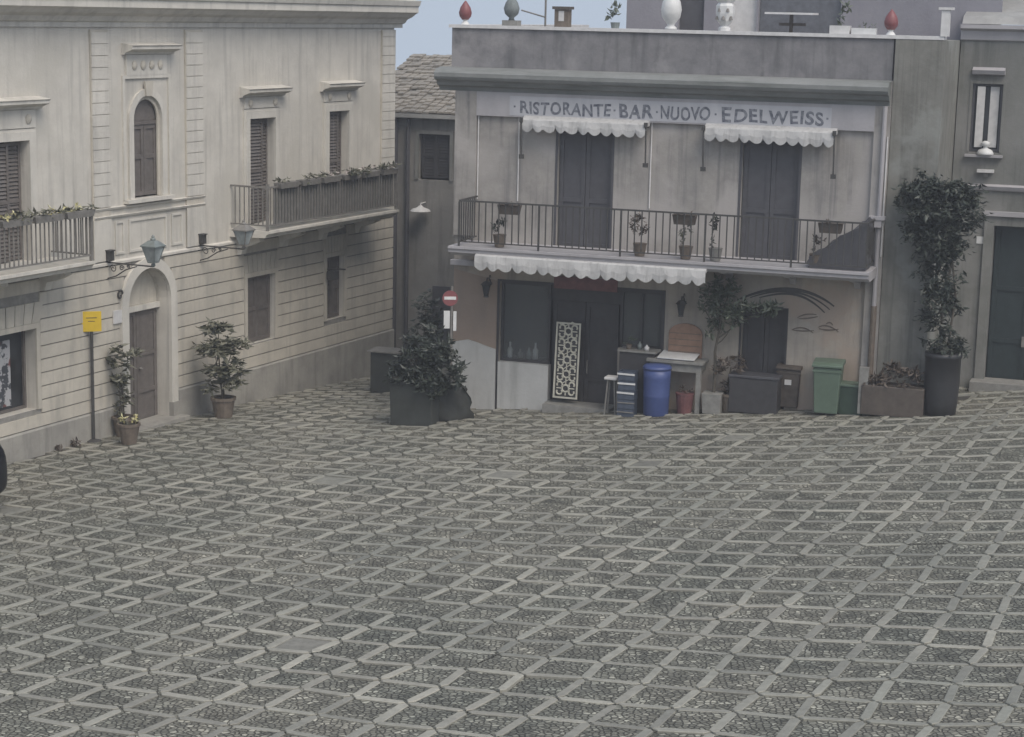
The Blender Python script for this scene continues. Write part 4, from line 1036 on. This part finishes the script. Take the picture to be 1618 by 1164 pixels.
bevel(MB().box(-.24, .26, -.2, .2, 0, .58).build('body', 'dgreen', t), .02); bevel(MB().box(-.26, .28, -.22, .22, .581, .63).build('lid', 'gbin', t), .01)
# serving table and what stands on it
p0 = R.loc(ground(1080, 650)); ty_ = p0[1]+.02
def tb(px, py): return R.px(px, py, ty_-.25)
xa = tb(1022, 570)[0]; xb = tb(1112, 570)[0]; gz0 = R.g((xa+xb)/2, ty_); zt = tb(1070, 569)[1]
t = thing('serving_table', 'stone-coloured table with a thick top behind the blue bin', 'table', R.mat((xa+xb)/2, ty_, gz0)); hw = (xb-xa)/2; hh = zt-gz0
bevel(MB().box(-hw, hw, -.3, .42, hh-.07, hh).build('table_top', 'pot', t), .01); MB().box(-hw+.06, hw-.06, -.24, .36, hh-.24, hh-.071).build('apron', 'pot', t)
for a in (-1, 1):
    for b in (-.22, .34): MB().box(a*(hw-.1)-.05, a*(hw-.1)+.05, b-.05, b+.05, 0, hh-.241).build('leg', 'pot', t)
mw = R.mat((xa+xb)/2+.02, ty_, zt+.02); mw = mw @ Matrix.Rotation(math.radians(7), 4, 'X')
t = thing('white_tray', 'white flat board with a dark underside lying on the serving table', 'board', mw)
bevel(MB().box(-.4, .4, -.3, .3, .035, .06).build('board', 'white', t), .005); MB().box(-.38, .38, -.29, .28, .0, .034).build('base', 'black', t)
t = thing('arched_board', 'orange-brown arched board with dark stripes standing behind the white board', 'board', R.mat(R.px(1083, 530, -.08)[0], -.06, R.px(1083, 566, -.08)[1]))
m = MB(); m.prism_y([(-.36, 0), (.36, 0), (.36, .52)] + [(.36*math.cos(PI*k/12), .52+.22*math.sin(PI*k/12)) for k in range(1, 12)] + [(-.36, .52)], -.02, .02); m.build('panel', 'board', t)
for k in range(4): MB().box(-.34, .34, -.026, -.021, .13+k*.13, .145+k*.13).build('stripe', 'terra', t)
# left part of counter
mw = R.mat(R.px(1003, 560, -.6)[0], -.27, R.g(1.8, -.5)); zt2 = R.px(1003, 556, -.6)[1]-R.g(1.8, -.5)
t = thing('side_counter', 'dark counter with a pale edge below the right shop window', 'counter', mw)
bevel(MB().box(-.42, .42, -.2, .25, zt2-.04, zt2).build('counter_top', 'pot', t), .006); MB().box(-.38, .38, -.16, .22, 0, zt2-.041).build('cabinet', 'dark', t)
for k, (dx, dy, mt_, h_) in enumerate(((-.22, -.02, 'leafo', .2), (.0, .05, 'teal', .16), (.18, -.05, 'pale', .12))):
    mw2 = mw.copy(); mw2 = mw @ Matrix.Translation((dx, dy, zt2+.002))
    if k == 0:
        t2 = thing('potted_herb', 'small potted herb on the dark counter', 'potted plant', mw2)
        MB().lathe([(.05, 0), (.07, .1)], 12).build('pot', 'terra', t2); MB().leaves((0,0,.17), (.12,.1,.1), 50, .07, 5).build('foliage', 'leafo', t2)
    else:
        tag(MB().lathe([(.05, 0), (.055, h_*.6), (.02, h_*.8), (.022, h_), (.01, h_)], 12).build('bottle' if k == 1 else 'jar', mt_, None, True, mw=mw2), ['', 'greenish bottle on the dark counter', 'short pale jar at the right end of the dark counter'][k], ['', 'bottle', 'jar'][k])
# bottles on display in the left shop window
for k, (px, h_, mt_, lb) in enumerate(((806, .34, 'pale', 'tall pale bottle at the left of the shop window display'), (822, .2, 'ironlight', 'short grey jar in the shop window display'), (836, .24, 'teal', 'greenish bottle near the middle of the shop window display'), (846, .36, 'pale', 'tall pale bottle at the right of the shop window display'))):
    x, _ = R.px(px, 560, .3); tag(MB().lathe([(.055, 0), (.06, h_*.55), (.022, h_*.72), (.022, h_), (.01, h_)], 12).build('display_bottle', mt_, None, True, mw=R.mat(x, .3, R.px(830, 566, .3)[1])), lb, 'bottle', 'bottles in the shop window')
x, z = R.px(830, 568, .3); t = tag(MB().box(-.5, .48, -.1, .3, -.05, 0).build('display_shelf', 'brown', None, mw=R.mat(x, .3, R.px(830, 566, .3)[1])), 'dark wooden shelf inside the left shop window', 'shelf')
# reddish bucket, tree pot, bench, pots
t = thing('red_tub', 'dull red tub under the serving table, right of the blue bin', 'tub', on(1082, 652, 0, -.05))
MB().lathe([(.15, 0), (.19, .4), (.2, .41), (.2, .44), (.17, .44)], 16).build('body', 'dullred', t); MB().leaves((0,0,.5), (.12,.12,.12), 50, .09, 15).build('foliage', 'leafb', t)
# small olive-like tree
t = thing('potted_tree', 'small spreading tree in a grey pot, branches reaching over the side door', 'tree', on(1126, 652, 0))
bevel(MB().taper(-.21, .21, -.21, .21, 0, .44, .88).build('pot', 'pot', t), .015)
m = MB(); m.tube([(0,0,.4), (.02,0,.9), (.0,-.02,1.3), (.07,-.02,1.75), (.1,0,2.15)], .04, 8, .02)
for a, b in (((.07,-.02,1.6), (.5,-.1,2.0)), ((.5,-.1,2.0), (.95,-.1,2.2)), ((.05,-.02,1.75), (-.25,0,2.15)), ((.1,0,2.1), (.25,0,2.6)), ((.1,0,2.05), (.02,.05,2.6)), ((.02,0,1.45), (.25,.0,1.7)), ((.5,-.1,2.0), (.55,-.1,2.4))):
    A_, B_ = Vector(a), Vector(b); m.tube([A_, (A_+B_)/2+Vector((0,0,-.03)), B_], .02, 6, .009)
m.build('trunk', 'bark', t)
m = MB()
for k, (c, rad, n) in enumerate([((-.18,0,2.35), (.3,.28,.3), 200), ((.12,0,2.62), (.3,.26,.26), 150), ((.3,-.05,2.25), (.42,.32,.26), 240), ((.75,-.1,2.3), (.45,.3,.2), 200), ((1.1,-.1,2.38), (.3,.22,.12), 60), ((-.05,0,2.0), (.28,.25,.2), 80), ((.4,-.05,1.98), (.25,.2,.14), 50), ((.0,0,1.75), (.2,.16,.14), 30)]): m.leaves(c, rad, n, .16, 90+k, flat=.8, hollow=.1)
m.build('crown', 'leafo', t)
plant('dry_shrub', 'reddish brown dry shrub in a dark pot leaning right of the small tree', 1152, 650, (.16, .24, .4), 'terra', [((0,0,.95), (.3,.25,.3), 200), ((.05,0,.6), (.22,.2,.2), 90)], 'leafb', .13, seed=21)
t = thing('dark_chest', 'wide low dark chest standing in front of the side door', 'chest', on(1192, 651, 0))
bevel(MB().box(-.52, .5, -.2, .25, .0, .74).build('body', 'dark', t), .02); bevel(MB().box(-.54, .52, -.22, .27, .742, .8).build('lid', 'greydoor', t), .012)
# wooden planter with dry plants, barrel and dark climber
pa = ground(1366, 645); t = thing('wooden_planter', 'long low brown wooden planter of dry plants at the foot of the stained wall', 'planter', by_wall(1412, -.5))
bevel(MB().box(-.62, .62, -.25, .22, 0, .6).build('box', 'brown', t), .015); MB().box(-.57, .57, -.2, .18, .59, .62).build('soil', 'soil', t)
m = MB()
for k, (c, rad, n) in enumerate([((-.3,0,.72), (.38,.22,.16), 200), ((.2,0,.76), (.4,.22,.22), 260), ((-.05,0,.88), (.25,.15,.16), 100)]): m.leaves(c, rad, n, .13, 130+k, flat=.8)
m.build('foliage', 'leafb', t)
MB().box(-.68, -.5, -.22, -.1, .0, .95).build('corner_post', 'pot', t)
t = thing('dark_barrel', 'tall dark round barrel planter under the hanging dark climber', 'planter', R.mat(R.px(1487, 620, -.45)[0], -.45, R.g(7.9, -.45)))
m = MB(); m.lathe([(.3, 0), (.33, .3), (.35, .7), (.35, 1.2), (.37, 1.21), (.37, 1.3), (.32, 1.3)], 20); m.build('barrel', 'black', t, True)
m = MB(); m.tube([(-.05,.1,1.25), (-.1,.1,2.2), (.05,.12,3.2), (-.05,.15,4.3)], .035, 6, .02); m.tube([(.05,.1,1.25), (.15,.1,2.4), (.0,.12,3.4), (.15,.15,4.5)], .028, 6, .015); m.build('stem', 'bark', t)
m = MB()
for k, (c, rad, n) in enumerate([((0,.0,1.45), (.42,.3,.4), 420), ((-.1,.05,2.2), (.45,.28,.55), 620), ((-.12,.05,2.9), (.46,.3,.55), 700), ((-.25,.05,3.6), (.62,.34,.55), 1200), ((-.3,.05,4.15), (.8,.38,.55), 2400), ((-.65,.1,4.55), (.36,.25,.3), 400), ((.15,.1,4.5), (.4,.25,.3), 450)]): m.leaves(c, rad, n, .15, 160+k, flat=.5, droop=.4, hollow=.1)
m.build('foliage', 'leafd', t)

# ------------------------------------------------------------------ things on the restaurant balcony
def bal(px, y=-.9):
    return R.px(px, 370, y)[0]
t = thing('balcony_tarp_heap', 'dark tarpaulin heaped against the right end of the restaurant balcony rail', 'covered pile', R.mat(bal(1340), -.75, 4.11))
bmm = bmesh.new(); bmesh.ops.create_cube(bmm, size=1.0); bmesh.ops.subdivide_edges(bmm, edges=bmm.edges, cuts=5, use_grid_fill=True)
for v in bmm.verts:
    x_, y_, z_ = v.co.x+.5, v.co.y+.5, v.co.z+.5
    v.co = Vector((-.75+x_*1.15+.03*math.sin(z_*9), -.28+.5*y_, z_*(.2+.82*x_+.05*math.sin(x_*14+y_*3))))
me = bpy.data.meshes.new('cover'); bmm.to_mesh(me); bmm.free(); me.materials.append(MT['greydoor']); o = bpy.data.objects.new('cover', me); COL.objects.link(o); o.parent = t
def balc_plant(px, label, h, leaf, seed, potm='terra', rad=.16, n=60):
    t = thing('balcony_plant', label, 'potted plant', R.mat(bal(px), -.92, 4.11), 'plants on the restaurant balcony')
    MB().lathe([(.1, 0), (.14, .24), (.15, .26), (.01, .26)], 14).build('pot', potm, t)
    MB().leaves((0,0,.26+h*.5), (rad,.12,h*.5), n, .1, seed, flat=1).build('foliage', leaf, t); return t
balc_plant(790, 'low dull plant on the restaurant balcony left of the first door', .35, 'leafd', 201)
balc_plant(1012, 'tall spiky plant in a big pot mid-balcony, rising above the rail', .75, 'leafb', 202, 'terra', .2, 130)
balc_plant(1085, 'grey-green plant on the balcony midway between the two doors', .5, 'leafp', 203)
balc_plant(1132, 'tallish thin plant on the balcony just left of the second door', .75, 'leafd', 204, 'pot', .15, 80)
balc_plant(1292, 'reddish potted plant on the balcony right of the second door', .45, 'leafb', 205)
for px, lb in ((803, 'dark window box hung inside the balcony rail left of the first door'), (1081, 'dark window box hung on the balcony rail between the doors'), (1313, 'dark reddish window box hung on the rail right of the second door')):
    x = R.px(px, 330, -1.1)[0]; t = thing('rail_box', lb, 'flower box', R.mat(x, -1.02, 4.92), 'boxes hung on the restaurant balcony rail')
    MB().taper(-.24, .24, -.1, .1, -.1, .1, .85).build('trough', 'brown', t); MB().leaves((0,0,.1), (.22,.08,.06), 30, .07, int(px)).build('foliage', 'leafb', t)

# ------------------------------------------------------------------ ornaments along the parapet
def orn(name, label, px, cat, group=None, y=.14): return thing(name, label, cat, R.mat(R.px(px, 40, y)[0], y, 8.692), group)
gF = 'ornaments along the parapet'
for px, lb in ((735, 'dark red bud-shaped finial at the left corner of the parapet'), (1408, 'dark red bud-shaped finial near the right end of the parapet')):
    t = orn('red_finial', lb, px, 'finial', gF); MB().lathe([(.1, 0), (.08, .03), (.04, .08), (.07, .1)], 14).build('base', 'white', t)
    MB().lathe([(.07, .101), (.125, .17), (.14, .25), (.11, .36), (.05, .45), (.01, .5)], 16).build('bud', 'red', t, True)
t = orn('pine_cone_finial', 'weathered green stone finial on a square base, second from the left', 808, 'finial', gF)
MB().box(-.17, .17, -.12, .14, 0, .11).build('base', 'pot', t); MB().lathe([(.07, .111), (.05, .16), (.14, .24), (.17, .36), (.13, .48), (.06, .58), (.01, .62)], 12).build('cone', 'finial', t, True)
t = orn('brick_lantern', 'squat brick-coloured chimney pot with a pale side and overhanging cap', 889, 'chimney pot', gF)
MB().box(-.15, .15, -.11, .13, 0, .36).build('body', 'terra', t); MB().box(-.19, .19, -.15, .17, .361, .42).build('cap', 'brown', t); MB().box(-.06, .06, -.113, -.1105, .12, .33).build('opening', 'pale', t)
t = thing('terrace_antenna', 'thin pole with a sloping crossbar rising behind the parapet', 'antenna', R.mat(R.px(862, 20, 1.0)[0], 1.0, 7.8))
MB().tube([(0,0,0), (0,0,2.6)], .022, 6).build('pole', 'ironlight', t); MB().tube([(-.55,0,1.22), (0,0,1.08)], .018, 6).build('crossbar', 'ironlight', t)
t = orn('terrace_plant', 'spiky plant in a small pale pot on the parapet beside the terrace room', 972, 'potted plant', gF)
MB().lathe([(.08, 0), (.1, .12), (.01, .12)], 12).build('pot', 'teal', t); MB().leaves((0,0,.32), (.2,.12,.22), 60, .13, 300, flat=1).build('foliage', 'leafo', t)
t = orn('white_finial', 'large smooth white egg-shaped finial on the parapet', 1060, 'finial', gF)
MB().lathe([(.13, 0), (.12, .04), (.07, .09), (.09, .12), (.19, .25), (.215, .4), (.19, .55), (.12, .7), (.05, .78), (.01, .8)], 24).build('egg', 'white', t, True)
t = orn('ornate_urn', 'ornate white carved urn with dark reliefs on the parapet', 1145, 'urn', gF)
MB().lathe([(.13, 0), (.13, .06), (.08, .1), (.16, .2), (.19, .35), (.19, .5), (.15, .56), (.2, .62), (.2, .68)], 8).build('urn', 'white', t)
for k in range(5): a = -PI/2+(k-2)*.5; MB().lathe([(.045, 0), (.03, .06), (.01, .08)], 8, (.17*math.cos(a), .17*math.sin(a), .22+.16*(k % 2))).build('relief', 'ironlight', t)
MB().leaves((0,0,.75), (.2,.15,.12), 50, .12, 310).build('foliage', 'leafo', t)
t = orn('terrace_table', 'small pale table with a cross-shaped stand on the terrace behind the parapet', 1250, 'table', None, .9); t.location.z = 7.8
MB().box(-.5, .5, -.3, .3, 1.25, 1.29).build('table_top', 'pale', t); m = MB(); m.tube([(0,0,0), (0,0,1.249)], .04, 8); m.build('stand', 'brown', t); MB().box(-.25, .3, -.02, .02, 1.02, 1.08).build('brace', 'brown', t)
t = orn('white_trough', 'short pale speckled trough with a leggy plant on the parapet', 1328, 'planter', gF)
MB().box(-.2, .2, -.1, .12, 0, .16).build('trough', 'pale', t); MB().leaves((.05,0,.45), (.14,.1,.32), 50, .12, 320, flat=1).build('foliage', 'leafo', t)
t = orn('white_trough', 'long low white trough on the parapet next to the right red finial', 1366, 'planter', gF)
MB().box(-.24, .24, -.1, .12, 0, .12).build('trough', 'white', t); MB().leaves((.0,0,.16), (.2,.08,.05), 20, .07, 321, flat=1).build('foliage', 'leafo', t)
# window sill ornament on the right house
x, z = G.px(1556, 246, -.05)
t = thing('sill_fountain', 'small white bowl-shaped ornament with a knob on the right house window sill', 'ornament', G.mat(x, -.04, 6.25))
MB().lathe([(.17, 0), (.18, .03), (.14, .1), (.05, .14), (.04, .17), (.09, .2), (.09, .26), (.03, .29)], 16).build('bowl', 'white', t, True)
x, z = G.px(1557, 270, -.1)
t = thing('wall_shelf', 'tiny pale shelf fixed to the wall below the right house window', 'shelf', G.mat(x, 0, z)); MB().box(-.17, .17, -.16, -.002, -.03, .03).build('slab', 'pale', t); MB().box(-.04, .04, -.1, -.002, -.12, -.031).build('support', 'pot', t)
# ------------------------------------------------------------------ thin mist of the hill town
hm = bpy.data.materials.new('mist'); hm.use_nodes = True; hn = hm.node_tree; hn.nodes.clear()
ho = hn.nodes.new('ShaderNodeOutputMaterial'); hv = hn.nodes.new('ShaderNodeVolumePrincipled')
hv.inputs['Color'].default_value = (.93, .95, 1.0, 1); hv.inputs['Density'].default_value = .0019; hv.inputs['Anisotropy'].default_value = .2
hn.links.new(hv.outputs[0], ho.inputs['Volume'])
hb = MB().box(-80, 85, -36, 95, -9, 16); ob = hb.build('haze', hm); tag(ob, 'thin pale mist hanging over the whole square', kind='stuff')
